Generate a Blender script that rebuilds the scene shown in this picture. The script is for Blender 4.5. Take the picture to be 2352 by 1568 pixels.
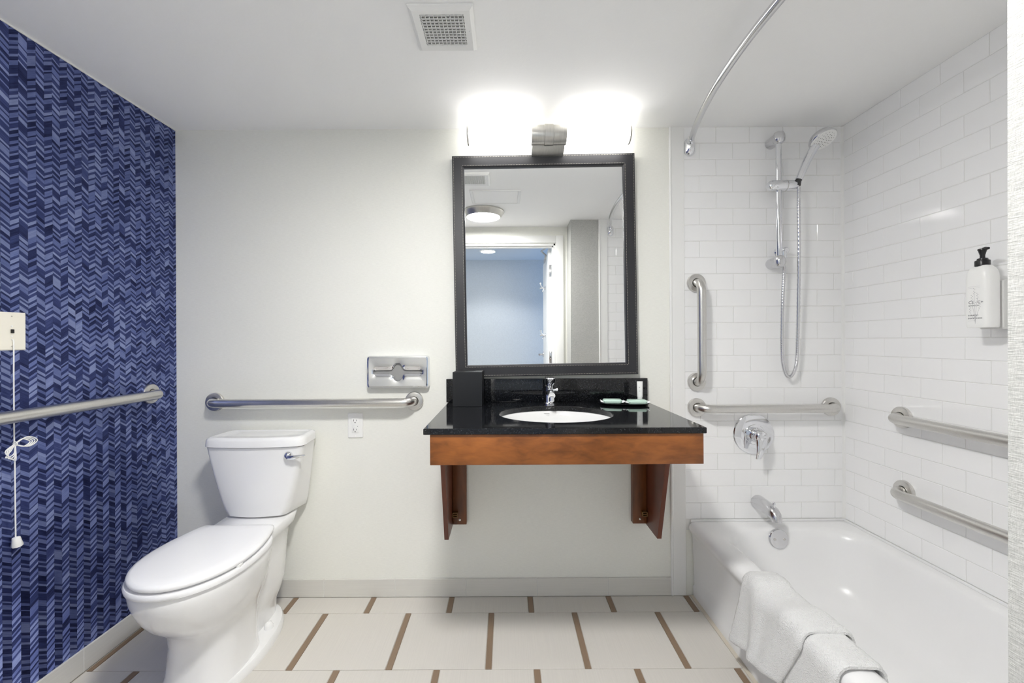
import bpy, bmesh, math, random
from mathutils import Vector, Matrix

R = math.radians
PI = math.pi
rnd = random.Random(7)
for o in list(bpy.data.objects):
    bpy.data.objects.remove(o)
scene = bpy.context.scene
COL = scene.collection

# ------------------------------------------------------------------ camera, light, exposure
CAM_D = 1.972                      # distance from the back wall
CAM_Z = 1.175
cam = bpy.data.cameras.new('camera')
cam.lens = 15.0
cam.sensor_width = 36.0
cam.shift_x = 0.00595
cam.shift_y = -0.0004
cam.clip_start = 0.02
cam_o = bpy.data.objects.new('camera', cam)
cam_o.location = (0, -CAM_D, CAM_Z)
cam_o.rotation_euler = (R(90), R(0.3), 0)
COL.objects.link(cam_o)
scene.camera = cam_o

w = bpy.data.worlds.new('world')
scene.world = w
w.use_nodes = True
w.node_tree.nodes['Background'].inputs[0].default_value = (0.55, 0.7, 1.0, 1)
w.node_tree.nodes['Background'].inputs[1].default_value = 0.3

vs = scene.view_settings
vs.view_transform = 'Standard'
vs.look = 'None'
vs.exposure = 1.8
vs.gamma = 1.0
vs.use_curve_mapping = False
scene.cycles.use_denoising = True
scene.cycles.max_bounces = 18
scene.cycles.diffuse_bounces = 14
scene.cycles.glossy_bounces = 8
scene.cycles.sample_clamp_indirect = 20.0

CEIL_EMIT = 63.0                   # ceiling lamp diffuser
TUBE_EMIT = 2.3                    # vanity tubes
HALL_EMIT = 8.0


def area_light(name, loc, rot, sx, sy, power, color):
    l = bpy.data.lights.new(name, 'AREA')
    l.shape = 'RECTANGLE'
    l.size, l.size_y = sx, sy
    l.energy = power
    l.color = color
    o = bpy.data.objects.new(name, l)
    o.location = loc
    o.rotation_euler = rot
    COL.objects.link(o)
    return o


# daylight from the bedroom window at the right-hand end of the hall, and an added, unseen fill light at its left end
area_light('hall_daylight', (1.95, -2.62, 1.35), (0, R(90), 0), 1.6, 1.1, 5, (0.42, 0.66, 1.0))
area_light('hall_fill_light', (-1.95, -2.6, 1.25), (0, R(-90), 0), 1.8, 1.1, 3.5, (1.0, 0.97, 0.93))


# ------------------------------------------------------------------ materials
def lin(c):
    return c / 12.92 if c <= 0.04045 else ((c + 0.055) / 1.055) ** 2.4


def S(r, g, b):
    return (lin(r / 255), lin(g / 255), lin(b / 255), 1)


def newmat(name):
    m = bpy.data.materials.new(name)
    m.use_nodes = True
    nt = m.node_tree
    b = nt.nodes['Principled BSDF']
    return m, nt, b


def node(nt, t, **kw):
    n = nt.nodes.new(t)
    for k, v in kw.items():
        if k in n.inputs.keys():
            n.inputs[k].default_value = v
        else:
            setattr(n, k, v)
    return n


def coords(nt, scale=(1, 1, 1), kind='Object', rot=(0, 0, 0)):
    tc = nt.nodes.new('ShaderNodeTexCoord')
    mp = nt.nodes.new('ShaderNodeMapping')
    mp.inputs['Scale'].default_value = scale
    mp.inputs['Rotation'].default_value = rot
    nt.links.new(tc.outputs[kind], mp.inputs['Vector'])
    return mp.outputs['Vector']


def geo_pos(nt, scale=(1, 1, 1)):
    g = nt.nodes.new('ShaderNodeNewGeometry')
    mp = nt.nodes.new('ShaderNodeMapping')
    mp.inputs['Scale'].default_value = scale
    nt.links.new(g.outputs['Position'], mp.inputs['Vector'])
    return mp.outputs['Vector']


def simple(name, col, rough=0.5, metal=0.0, noise=None, bump=None, coat=0.0, world=True, spec=0.5, detail=3.0):
    """noise = (scale3, amount): colour variation; bump = (scale3, strength, distance)"""
    m, nt, b = newmat(name)
    b.inputs['Base Color'].default_value = col
    b.inputs['Roughness'].default_value = rough
    b.inputs['Metallic'].default_value = metal
    b.inputs['Coat Weight'].default_value = coat
    b.inputs['Specular IOR Level'].default_value = spec
    f = geo_pos if world else coords
    if noise:
        n = node(nt, 'ShaderNodeTexNoise', Scale=1.0, Detail=detail)
        nt.links.new(f(nt, noise[0]), n.inputs['Vector'])
        r = node(nt, 'ShaderNodeMapRange')
        r.inputs['From Min'].default_value = 0.3
        r.inputs['From Max'].default_value = 0.7
        r.inputs['To Min'].default_value = 1 - noise[1]
        r.inputs['To Max'].default_value = 1 + noise[1] * 0.4
        nt.links.new(n.outputs['Fac'], r.inputs['Value'])
        mx = node(nt, 'ShaderNodeVectorMath', operation='SCALE')
        mx.inputs[0].default_value = col[:3]
        nt.links.new(r.outputs['Result'], mx.inputs['Scale'])
        nt.links.new(mx.outputs['Vector'], b.inputs['Base Color'])
    if bump:
        n2 = node(nt, 'ShaderNodeTexNoise', Scale=1.0, Detail=detail)
        nt.links.new(f(nt, bump[0]), n2.inputs['Vector'])
        bp = node(nt, 'ShaderNodeBump', Strength=bump[1], Distance=bump[2])
        nt.links.new(n2.outputs['Fac'], bp.inputs['Height'])
        nt.links.new(bp.outputs['Normal'], b.inputs['Normal'])
    return m


def emit(name, col, strength):
    m, nt, b = newmat(name)
    b.inputs['Base Color'].default_value = (0.9, 0.9, 0.9, 1)
    b.inputs['Emission Color'].default_value = col
    b.inputs['Emission Strength'].default_value = strength
    b.inputs['Roughness'].default_value = 0.4
    return m


def mathn(nt, op, a, b=None, c=None):
    n = nt.nodes.new('ShaderNodeMath')
    n.operation = op
    for i, v in enumerate((a, b, c)):
        if v is None:
            continue
        if isinstance(v, (int, float)):
            n.inputs[i].default_value = v
        else:
            nt.links.new(v, n.inputs[i])
    return n.outputs[0]


def blue_paper():
    """navy wallpaper: one inch columns of slanted wood-veneer strips in a chevron"""
    m, nt, b = newmat('blue_chevron_wallpaper')
    g = nt.nodes.new('ShaderNodeNewGeometry')
    sp = nt.nodes.new('ShaderNodeSeparateXYZ')
    nt.links.new(g.outputs['Position'], sp.inputs[0])
    W = 0.0248
    u = mathn(nt, 'DIVIDE', mathn(nt, 'ADD', sp.outputs['Y'], 10 * W * 20 + 0.6853 % W), W)
    col = mathn(nt, 'FLOOR', u)
    fr = mathn(nt, 'FRACT', u)
    par = mathn(nt, 'MODULO', col, 2.0)                       # 0 / 1
    sgn = mathn(nt, 'SUBTRACT', mathn(nt, 'MULTIPLY', par, 2.0), 1.0)
    sl = mathn(nt, 'MULTIPLY', mathn(nt, 'MULTIPLY', mathn(nt, 'SUBTRACT', fr, 0.5), sgn), W * 0.66)
    v = mathn(nt, 'ADD', sp.outputs['Z'], sl)
    # pairs of strips, one light and one dark, of uneven widths
    PER = 0.0205
    jit = nt.nodes.new('ShaderNodeTexWhiteNoise')
    jit.noise_dimensions = '1D'
    nt.links.new(col, jit.inputs['W'])
    q = mathn(nt, 'ADD', mathn(nt, 'DIVIDE', v, PER), jit.outputs['Value'])
    # warp so that the periods differ in height
    wv = node(nt, 'ShaderNodeTexNoise', noise_dimensions='2D', Scale=1.0, Detail=1.0)
    cw = nt.nodes.new('ShaderNodeCombineXYZ')
    nt.links.new(mathn(nt, 'MULTIPLY', q, 0.9), cw.inputs[0])
    nt.links.new(mathn(nt, 'MULTIPLY', col, 7.7), cw.inputs[1])
    nt.links.new(cw.outputs[0], wv.inputs['Vector'])
    q = mathn(nt, 'ADD', q, mathn(nt, 'MULTIPLY', wv.outputs['Fac'], 1.1))
    qi = mathn(nt, 'FLOOR', q)
    qf = mathn(nt, 'FRACT', q)
    cc = nt.nodes.new('ShaderNodeCombineXYZ')
    nt.links.new(qi, cc.inputs[0])
    nt.links.new(col, cc.inputs[1])
    wn = nt.nodes.new('ShaderNodeTexWhiteNoise')
    wn.noise_dimensions = '2D'
    nt.links.new(cc.outputs[0], wn.inputs['Vector'])
    sc = nt.nodes.new('ShaderNodeSeparateColor')
    nt.links.new(wn.outputs['Color'], sc.inputs[0])
    thr = mathn(nt, 'ADD', mathn(nt, 'MULTIPLY_ADD', sc.outputs[0], 0.30, 0.36), mathn(nt, 'MULTIPLY', par, -0.04))
    thr = mathn(nt, 'ADD', thr, mathn(nt, 'MULTIPLY', mathn(nt, 'GREATER_THAN', sc.outputs[2], 0.95), 0.6))
    thr = mathn(nt, 'SUBTRACT', thr, mathn(nt, 'MULTIPLY', mathn(nt, 'LESS_THAN', sc.outputs[2], 0.06), 0.9))
    light = mathn(nt, 'LESS_THAN', qf, thr)
    t_l = mathn(nt, 'ADD', mathn(nt, 'MULTIPLY_ADD', sc.outputs[1], 0.28, 0.58), mathn(nt, 'MULTIPLY', par, 0.02))
    t_d = mathn(nt, 'ADD', mathn(nt, 'MULTIPLY_ADD', sc.outputs[1], 0.24, 0.14), mathn(nt, 'MULTIPLY', par, 0.02))
    tone = mathn(nt, 'ADD', mathn(nt, 'MULTIPLY', light, t_l), mathn(nt, 'MULTIPLY', mathn(nt, 'SUBTRACT', 1.0, light), t_d))
    # slow patches of lighter and darker stain
    n1 = node(nt, 'ShaderNodeTexNoise', noise_dimensions='2D', Scale=1.0, Detail=2.0)
    cx = nt.nodes.new('ShaderNodeCombineXYZ')
    nt.links.new(mathn(nt, 'MULTIPLY', sp.outputs['Y'], 9.0), cx.inputs[0])
    nt.links.new(mathn(nt, 'MULTIPLY', sp.outputs['Z'], 9.0), cx.inputs[1])
    nt.links.new(cx.outputs[0], n1.inputs['Vector'])
    tone = mathn(nt, 'ADD', tone, mathn(nt, 'MULTIPLY', mathn(nt, 'SUBTRACT', n1.outputs['Fac'], 0.5), 0.22))
    tg = nt.nodes.new('ShaderNodeCombineXYZ')
    # the grain runs along each strip, so the gloss spreads across it
    tg.inputs[2].default_value = 0.83
    nt.links.new(mathn(nt, 'MULTIPLY', sgn, 0.55), tg.inputs[1])
    nt.links.new(tg.outputs[0], b.inputs['Tangent'])
    b.inputs['Anisotropic'].default_value = 0.97
    b.inputs['Metallic'].default_value = 0.85
    # fine grain along each strip
    gx = nt.nodes.new('ShaderNodeCombineXYZ')
    nt.links.new(mathn(nt, 'ADD', mathn(nt, 'MULTIPLY', fr, 0.8), mathn(nt, 'MULTIPLY', col, 11.0)), gx.inputs[0])
    nt.links.new(mathn(nt, 'MULTIPLY', v, 420.0), gx.inputs[1])
    n2 = node(nt, 'ShaderNodeTexNoise', noise_dimensions='2D', Scale=1.0, Detail=3.0)
    nt.links.new(gx.outputs[0], n2.inputs['Vector'])
    tone = mathn(nt, 'ADD', tone, mathn(nt, 'MULTIPLY', mathn(nt, 'SUBTRACT', n2.outputs['Fac'], 0.5), 0.30))
    cr = nt.nodes.new('ShaderNodeValToRGB')
    e = cr.color_ramp.elements
    e[0].position, e[0].color = 0.05, S(30, 35, 68)
    e[1].position, e[1].color = 1.0, S(170, 182, 224)
    k = e.new(0.35)
    k.color = S(68, 78, 130)
    k = e.new(0.66)
    k.color = S(114, 127, 184)
    nt.links.new(tone, cr.inputs['Fac'])
    # dark seam between columns
    d = mathn(nt, 'MINIMUM', fr, mathn(nt, 'SUBTRACT', 1.0, fr))
    seam = mathn(nt, 'MULTIPLY_ADD', mathn(nt, 'LESS_THAN', d, 0.022), -0.25, 1.0)
    mx = node(nt, 'ShaderNodeVectorMath', operation='SCALE')
    nt.links.new(cr.outputs['Color'], mx.inputs[0])
    nt.links.new(seam, mx.inputs['Scale'])
    nt.links.new(mx.outputs[0], b.inputs['Base Color'])
    b.inputs['Roughness'].default_value = 0.42
    b.inputs['Specular IOR Level'].default_value = 0.5
    bp = node(nt, 'ShaderNodeBump', Strength=0.25, Distance=0.0006)
    nt.links.new(tone, bp.inputs['Height'])
    nt.links.new(bp.outputs['Normal'], b.inputs['Normal'])
    return m


def wood_mat(name, c_dark, c_light, scale):
    m, nt, b = newmat(name)
    n = node(nt, 'ShaderNodeTexNoise', Scale=1.0, Detail=6.0, Distortion=0.6)
    nt.links.new(geo_pos(nt, scale), n.inputs['Vector'])
    n2 = node(nt, 'ShaderNodeTexNoise', Scale=5.0, Detail=2.0)
    nt.links.new(geo_pos(nt), n2.inputs['Vector'])
    t = mathn(nt, 'ADD', mathn(nt, 'MULTIPLY', n.outputs['Fac'], 0.55), mathn(nt, 'MULTIPLY', n2.outputs['Fac'], 0.45))
    cr = nt.nodes.new('ShaderNodeValToRGB')
    e = cr.color_ramp.elements
    e[0].position, e[0].color = 0.32, c_dark
    e[1].position, e[1].color = 0.68, c_light
    nt.links.new(t, cr.inputs['Fac'])
    nt.links.new(cr.outputs['Color'], b.inputs['Base Color'])
    b.inputs['Roughness'].default_value = 0.34
    return m


def granite_mat():
    m, nt, b = newmat('black_granite')
    vo = node(nt, 'ShaderNodeTexVoronoi', Scale=420.0)
    nt.links.new(geo_pos(nt), vo.inputs['Vector'])
    sc = nt.nodes.new('ShaderNodeSeparateColor')
    nt.links.new(vo.outputs['Color'], sc.inputs[0])
    cr = nt.nodes.new('ShaderNodeValToRGB')
    e = cr.color_ramp.elements
    e[0].position, e[0].color = 0.80, S(13, 14, 17)
    e[1].position, e[1].color = 1.0, S(48, 50, 54)
    nt.links.new(sc.outputs[0], cr.inputs['Fac'])
    nt.links.new(cr.outputs['Color'], b.inputs['Base Color'])
    b.inputs['Roughness'].default_value = 0.06
    return m


def linen_mat(name, col, sx, sz, strength, amount):
    m, nt, b = newmat(name)
    h = None
    for sc, wgt in (((sx, sx, sz), 0.65), ((sz * 0.8, sz * 0.8, sx * 2), 0.35)):
        n = node(nt, 'ShaderNodeTexNoise', Scale=1.0, Detail=2.0)
        nt.links.new(geo_pos(nt, sc), n.inputs['Vector'])
        k = mathn(nt, 'MULTIPLY', n.outputs['Fac'], wgt)
        h = k if h is None else mathn(nt, 'ADD', h, k)
    r = node(nt, 'ShaderNodeMapRange')
    r.inputs['From Min'].default_value = 0.3
    r.inputs['From Max'].default_value = 0.7
    r.inputs['To Min'].default_value = 1 - amount
    r.inputs['To Max'].default_value = 1 + amount * 0.5
    nt.links.new(h, r.inputs['Value'])
    mx = node(nt, 'ShaderNodeVectorMath', operation='SCALE')
    mx.inputs[0].default_value = col[:3]
    nt.links.new(r.outputs['Result'], mx.inputs['Scale'])
    nt.links.new(mx.outputs[0], b.inputs['Base Color'])
    bp = node(nt, 'ShaderNodeBump', Strength=strength, Distance=0.001)
    nt.links.new(h, bp.inputs['Height'])
    nt.links.new(bp.outputs['Normal'], b.inputs['Normal'])
    b.inputs['Roughness'].default_value = 0.6
    return m


M = {}
M['linen'] = linen_mat('pale_linen_wallpaper', S(237, 237, 230), 55, 500, 0.12, 0.05)
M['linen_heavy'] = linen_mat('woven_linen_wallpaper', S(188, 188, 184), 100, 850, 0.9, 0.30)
M['blue'] = blue_paper()
M['ceiling'] = simple('ceiling_paint', S(247, 247, 246), 0.75, bump=((70, 70, 70), 0.10, 0.003))
M['white_paint'] = simple('white_gloss_paint', S(236, 236, 234), 0.35)
M['tile'] = simple('white_glazed_tile', S(243, 243, 243), 0.07, bump=((14, 14, 14), 0.05, 0.003))
M['grout'] = simple('pale_grout', S(224, 224, 221), 0.8)
M['floor_grout'] = simple('floor_grout', S(196, 190, 180), 0.8)
M['floor_tile'] = simple('cream_linen_tile', S(212, 208, 201), 0.42, noise=((260, 5, 5), 0.035))
M['accent'] = simple('brown_accent_strip', S(140, 118, 97), 0.45, noise=((320, 6, 6), 0.12))
M['base_tile'] = simple('baseboard_tile', S(216, 214, 208), 0.4, noise=((5, 5, 300), 0.04))
M['granite'] = granite_mat()
M['wood'] = wood_mat('cherry_stained_wood', S(100, 55, 19), S(158, 94, 41), (16, 16, 48))
M['wood_red'] = wood_mat('reddish_stained_wood', S(82, 38, 22), S(112, 57, 35), (60, 5, 5))
M['wood_cleat'] = wood_mat('dark_stained_wood', S(74, 38, 14), S(124, 70, 32), (40, 40, 6))
M['brushed'] = simple('brushed_steel', S(216, 214, 210), 0.30, 1.0, noise=((300, 300, 300), 0.06))
M['nickel'] = simple('brushed_nickel', S(206, 204, 199), 0.34, 1.0, noise=((500, 20, 20), 0.10))
M['chrome'] = simple('polished_chrome', S(232, 233, 236), 0.06, 1.0)
M['satin_chrome'] = simple('satin_chrome', S(216, 216, 218), 0.18, 1.0)
M['porcelain'] = simple('white_porcelain', S(240, 240, 240), 0.09, coat=0.3)
M['enamel'] = simple('white_tub_enamel', S(236, 236, 236), 0.26)
M['seat'] = simple('white_seat_plastic', S(242, 242, 243), 0.22)
M['plastic'] = simple('white_plastic', S(240, 240, 238), 0.35)
M['ivory'] = simple('ivory_plastic', S(232, 228, 216), 0.4)
M['slot'] = simple('dark_slot', S(40, 40, 40), 0.6)
M['mirror'] = simple('mirror_glass', (0.93, 0.94, 0.94, 1), 0.0, 1.0)
M['leather'] = simple('black_leather', S(40, 40, 44), 0.42, bump=((420, 420, 420), 0.35, 0.0012))
M['stitch'] = simple('pale_stitching', S(176, 172, 160), 0.7)
M['black_box'] = simple('black_lacquer', S(22, 23, 26), 0.32)
M['black_plastic'] = simple('black_plastic', S(20, 20, 22), 0.3)
M['tube'] = emit('opal_lamp_glass', (1, 0.98, 0.95, 1), TUBE_EMIT)
M['diffuser'] = emit('ceiling_lamp_diffuser', (1, 0.99, 0.97, 1), CEIL_EMIT)
M['hall_lamp'] = emit('hall_lamp_diffuser', (1, 0.97, 0.93, 1), HALL_EMIT)
M['towel'] = simple('white_terry_cloth', S(242, 242, 241), 0.95, bump=((300, 300, 300), 1.0, 0.006))
M['mint'] = simple('mint_wrapper', S(196, 222, 208), 0.3)
M['wrap_white'] = simple('white_wrapper', S(238, 240, 240), 0.3)
M['print'] = simple('grey_print', S(96, 96, 98), 0.6)
M['print_pale'] = simple('pale_grey_print', S(190, 190, 192), 0.6)
M['hall_wall'] = simple('hall_wallpaper', S(196, 202, 208), 0.7, noise=((90, 90, 90), 0.06))
M['hall_ceiling'] = simple('hall_ceiling_blue_cast', S(196, 208, 222), 0.8)  # blue cast of the daylight is mixed into this ceiling colour
M['carpet'] = simple('grey_carpet', S(186, 182, 176), 0.95, bump=((300, 300, 300), 0.5, 0.004))
M['housing'] = simple('grey_fan_housing', S(112, 112, 104), 0.8)
M['bracket_metal'] = simple('brown_corner_brace', S(140, 104, 62), 0.45)
M['caulk'] = simple('old_caulk', S(206, 198, 184), 0.7)
M['rubber'] = simple('dark_rubber', S(60, 60, 60), 0.6)


# ------------------------------------------------------------------ geometry helpers
def merge(bm, tmp):
    me = bpy.data.meshes.new('tmp')
    tmp.to_mesh(me)
    bm.from_mesh(me)
    bpy.data.meshes.remove(me)
    tmp.free()


def box(bm, x0, x1, y0, y1, z0, z1, bev=0.0, seg=2, mat=None):
    t = bmesh.new()
    bmesh.ops.create_cube(t, size=1.0)
    for v in t.verts:
        v.co = Vector((x0 + (v.co.x + .5) * (x1 - x0), y0 + (v.co.y + .5) * (y1 - y0), z0 + (v.co.z + .5) * (z1 - z0)))
    if bev > 0:
        bmesh.ops.bevel(t, geom=list(t.edges), offset=bev, segments=seg, profile=0.5, affect='EDGES')
    if mat is not None:
        bmesh.ops.transform(t, matrix=mat, verts=t.verts)
    merge(bm, t)
    return bm


def loft(bm, loops, cap0=True, cap1=True, closed=False):
    rings = [[bm.verts.new(p) for p in L] for L in loops]
    n = len(rings[0])
    pairs = list(zip(rings[:-1], rings[1:]))
    if closed:
        pairs.append((rings[-1], rings[0]))
    for a, b in pairs:
        for i in range(n):
            j = (i + 1) % n
            bm.faces.new((a[i], a[j], b[j], b[i]))
    if cap0 and not closed:
        bm.faces.new(list(reversed(rings[0])))
    if cap1 and not closed:
        bm.faces.new(rings[-1])
    return bm


def frame_of(d):
    d = d.normalized()
    up = Vector((0, 0, 1)) if abs(d.z) < 0.9 else Vector((1, 0, 0))
    s = d.cross(up).normalized()
    return s, s.cross(d).normalized()


def tube(bm, pts, r, segs=16, cap=True):
    pts = [Vector(p) for p in pts]
    n = len(pts)
    rs = r if isinstance(r, (list, tuple)) else [r] * n
    tang = []
    for i in range(n):
        a = pts[max(0, i - 1)]
        b = pts[min(n - 1, i + 1)]
        tang.append((b - a).normalized())
    s, u = frame_of(tang[0])
    loops = []
    for i in range(n):
        if i:
            q = tang[i - 1].rotation_difference(tang[i])
            s = q @ s
            u = q @ u
        loops.append([pts[i] + (s * math.cos(2 * PI * k / segs) + u * math.sin(2 * PI * k / segs)) * rs[i] for k in range(segs)])
    return loft(bm, loops, cap, cap)


def lathe(bm, prof, o, axis, segs=32, cap=True):
    """prof = [(radius, height along axis)]"""
    o = Vector(o)
    ax = Vector(axis).normalized()
    s, u = frame_of(ax)
    loops = []
    for r, h in prof:
        r = max(r, 1e-5)
        loops.append([o + ax * h + (s * math.cos(2 * PI * k / segs) + u * math.sin(2 * PI * k / segs)) * r for k in range(segs)])
    return loft(bm, loops, cap, cap)


def prism(bm, poly, ext, bev=0.0):
    """extrude polygon (list of 3D points) along vector ext"""
    t = bmesh.new()
    ext = Vector(ext)
    a = [t.verts.new(p) for p in poly]
    b = [t.verts.new(Vector(p) + ext) for p in poly]
    n = len(poly)
    t.faces.new(a)
    t.faces.new(list(reversed(b)))
    for i in range(n):
        j = (i + 1) % n
        t.faces.new((a[j], a[i], b[i], b[j]))
    bmesh.ops.recalc_face_normals(t, faces=t.faces)
    if bev:
        bmesh.ops.bevel(t, geom=list(t.edges), offset=bev, segments=2, profile=0.5, affect='EDGES')
    merge(bm, t)
    return bm


def rrect(x0, x1, y0, y1, r, z, n=6):
    r = min(r, (x1 - x0) / 2 - 1e-4, (y1 - y0) / 2 - 1e-4)
    out = []
    for cx, cy, a0 in ((x1 - r, y1 - r, 0), (x0 + r, y1 - r, 90), (x0 + r, y0 + r, 180), (x1 - r, y0 + r, 270)):
        for k in range(n + 1):
            a = R(a0 + 90 * k / n)
            out.append((cx + r * math.cos(a), cy + r * math.sin(a), z))
    return out


def bez(p0, p1, p2, p3, n=12):
    out = []
    for k in range(n + 1):
        t = k / n
        out.append(tuple((1 - t) ** 3 * a + 3 * (1 - t) ** 2 * t * b + 3 * (1 - t) * t * t * c + t ** 3 * d
                         for a, b, c, d in zip(p0, p1, p2, p3)))
    return out


def smoothpath(pts, n=8):
    """Catmull-Rom through pts"""
    P = [Vector(p) for p in pts]
    P = [P[0] * 2 - P[1]] + P + [P[-1] * 2 - P[-2]]
    out = []
    for i in range(1, len(P) - 2):
        a, b, c, d = P[i - 1], P[i], P[i + 1], P[i + 2]
        for k in range(n):
            t = k / n
            out.append(0.5 * ((2 * b) + (c - a) * t + (2 * a - 5 * b + 4 * c - d) * t * t + (3 * b - a - 3 * c + d) * t ** 3))
    out.append(P[-2])
    return out


def mesh(name, bm, angle=38, smooth=True):
    bmesh.ops.recalc_face_normals(bm, faces=bm.faces)
    me = bpy.data.meshes.new(name)
    bm.to_mesh(me)
    bm.free()
    if smooth:
        for p in me.polygons:
            p.use_smooth = True
        me.set_sharp_from_angle(angle=R(angle))
    return me


def obj(name, bm, m, parent=None, angle=38, loc=None, smooth=True, label=None):
    me = mesh(name, bm, angle, smooth) if isinstance(bm, bmesh.types.BMesh) else bm
    if not me.materials:
        me.materials.append(M[m] if isinstance(m, str) else m)
    o = bpy.data.objects.new(name, me)
    COL.objects.link(o)
    if parent is not None:
        o.parent = parent
    if loc is not None:
        o.location = loc
    if label:
        o['label'] = label
    return o


def thing(name, label, cat, loc=(0, 0, 0), rot=(0, 0, 0), group=None):
    o = bpy.data.objects.new(name, None)
    o.empty_display_size = 0.05
    COL.objects.link(o)
    o.location = loc
    o.rotation_euler = rot
    o['label'] = label
    o['category'] = cat
    if group:
        o['group'] = group
    return o


def tag(o, label, cat, group=None):
    o['label'] = label
    o['category'] = cat
    if group:
        o['group'] = group
    return o


def struct(name, bm, m, parent=None, **kw):
    o = obj(name, bm, m, parent, **kw)
    if parent is None:
        o['kind'] = 'structure'
    return o


def text(name, s, size, m, parent, loc, rot, align='LEFT'):
    cu = bpy.data.curves.new(name, 'FONT')
    cu.body = s
    cu.size = size
    cu.align_x = align
    cu.extrude = 0.00015
    t = bpy.data.objects.new('tmp_text', cu)
    COL.objects.link(t)
    dg = bpy.context.evaluated_depsgraph_get()
    me = bpy.data.meshes.new_from_object(t.evaluated_get(dg))
    bpy.data.objects.remove(t)
    bpy.data.curves.remove(cu)
    me.materials.clear()
    o = obj(name, me, m, parent)
    o.location = loc
    o.rotation_euler = rot
    return o


# ------------------------------------------------------------------ room shell
XL, XR = -1.523, 1.561             # left wall, right wall
CH = 2.157                         # ceiling height
YD = -1.735                        # inner face of door wall
YT = -1.524                        # tub end wall
XJ = 0.527                         # jog face beside the door
T = 0.12

# floor slab (grout) with its tiles
struct('floor', box(bmesh.new(), XL, XR, YD, 0, -0.06, -0.003), 'floor_grout', smooth=False)
floor = bpy.data.objects['floor']
ROWS = [0, -0.124, -0.443, -0.762, -1.081, -1.400, -1.735]
PIT = 0.3585
GAP = 0.0012
cache = {}


def slab(kind, dx, dy, dz, bev):
    key = (kind, round(dx, 4), round(dy, 4), round(dz, 4))
    if key not in cache:
        me = mesh(kind, box(bmesh.new(), -dx / 2, dx / 2, -dy / 2, dy / 2, -dz / 2, dz / 2, bev, 1), 30)
        cache[key] = me
    return cache[key]


XF = 0.858                          # floor tiles run under the tub apron edge
for i in range(6):
    y1, y0 = ROWS[i] - GAP, ROWS[i + 1] + GAP
    off = -0.983 if i % 2 == 0 else -0.798
    if i == 0:
        y1 -= 0.008
    k0 = math.floor((XL - off) / PIT) - 1
    for k in range(k0, k0 + 12):
        s0 = off + PIT * k
        for kind, a, b, m in (('accent_strip', s0, s0 + 0.0245, 'accent'), ('floor_tile', s0 + 0.0245, s0 + PIT, 'floor_tile')):
            a, b = max(a + GAP, XL + 0.012), min(b - GAP, XF)
            if b - a < 0.006:
                continue
            me = slab(kind, b - a, y1 - y0, 0.008, 0.0008)
            obj(kind, me, m, floor, loc=((a + b) / 2, (y0 + y1) / 2, -0.004 + rnd.uniform(-.0002, .0002)))

struct('ceiling', box(bmesh.new(), XL - T, XR + T, YD - 0.0, T, CH, CH + 0.08), 'ceiling', smooth=False)
struct('wall_back', box(bmesh.new(), XL - T, XR + T, 0, T, -0.06, CH), 'linen', smooth=False)
struct('wall_left', box(bmesh.new(), XL - T, XL, YD - T, 0, -0.06, CH), 'blue', smooth=False)
struct('wall_right', box(bmesh.new(), XR, XR + T, YT - T, 0, -0.06, CH), 'grout', smooth=False)
wall_back = bpy.data.objects['wall_back']
wall_right = bpy.data.objects['wall_right']

# door wall with the doorway the photograph was taken through
DX0, DX1, DH = -0.485, 0.430, 2.012
b = bmesh.new()
box(b, XL, DX0, YD - T, YD, -0.06, CH)
box(b, DX1, XJ + 0.01, YD - T, YD, -0.06, CH)
box(b, DX0, DX1, YD - T, YD, DH, CH)
struct('wall_front', b, 'linen', smooth=False)
# tub end wall: linen-papered stub whose corner is at the right edge of the view (slightly out of plumb)
b = bmesh.new()
lo, hi = XJ - 0.0045, XJ + 0.0035
t = bmesh.new()
pts = [(lo, YD - 0.001, -0.06), (XR, YD - 0.001, -0.06), (XR, YT, -0.06), (lo, YT, -0.06)]
pts2 = [(hi, YD - 0.001, CH), (XR, YD - 0.001, CH), (XR, YT, CH), (hi, YT, CH)]
loft(b, [pts, pts2])
struct('wall_tub_end', b, 'linen_heavy', smooth=False)
wall_end = bpy.data.objects['wall_tub_end']

# glazed 3 x 6 inch tiles, running bond, each its own piece
TZ0, TPZ, TPX, TT = 1.1786, 0.0753, 0.1545, 0.007
JG = 0.0009


def tile_wall(wall, plane, a_lo, a_hi, off_even, off_odd, face):
    """face: +1/-1 direction of the normal; plane 'y' tiles run in x, plane 'x' tiles run in y"""
    for k in range(-11, 13):
        z0 = TZ0 + TPZ * k + JG
        z1 = min(z0 + TPZ - 2 * JG, CH - 0.001)
        off = off_even if k % 2 == 0 else off_odd
        j = math.floor((a_lo - off) / TPX)
        while off + TPX * j < a_hi:
            a = max(off + TPX * j + JG, a_lo)
            c = min(off + TPX * (j + 1) - JG, a_hi)
            j += 1
            if c - a < 0.004:
                continue
            mid = (a + c) / 2
            tilt = (rnd.uniform(-.005, .005), rnd.uniform(-.004, .004))
            if plane == 'y':
                me = slab('tile', c - a, TT, z1 - z0, 0.0012)
                o = obj('tile', me, 'tile', wall, loc=(mid, face * (TT / 2 - 0.001) + (0 if wall is wall_back else YT), (z0 + z1) / 2))
                o.rotation_euler = (tilt[0], 0, tilt[1])
            else:
                me = slab('tile', TT, c - a, z1 - z0, 0.0012)
                o = obj('tile', me, 'tile', wall, loc=(XR + face * (TT / 2 - 0.001), mid, (z0 + z1) / 2))
                o.rotation_euler = (0, tilt[0], tilt[1])


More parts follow.
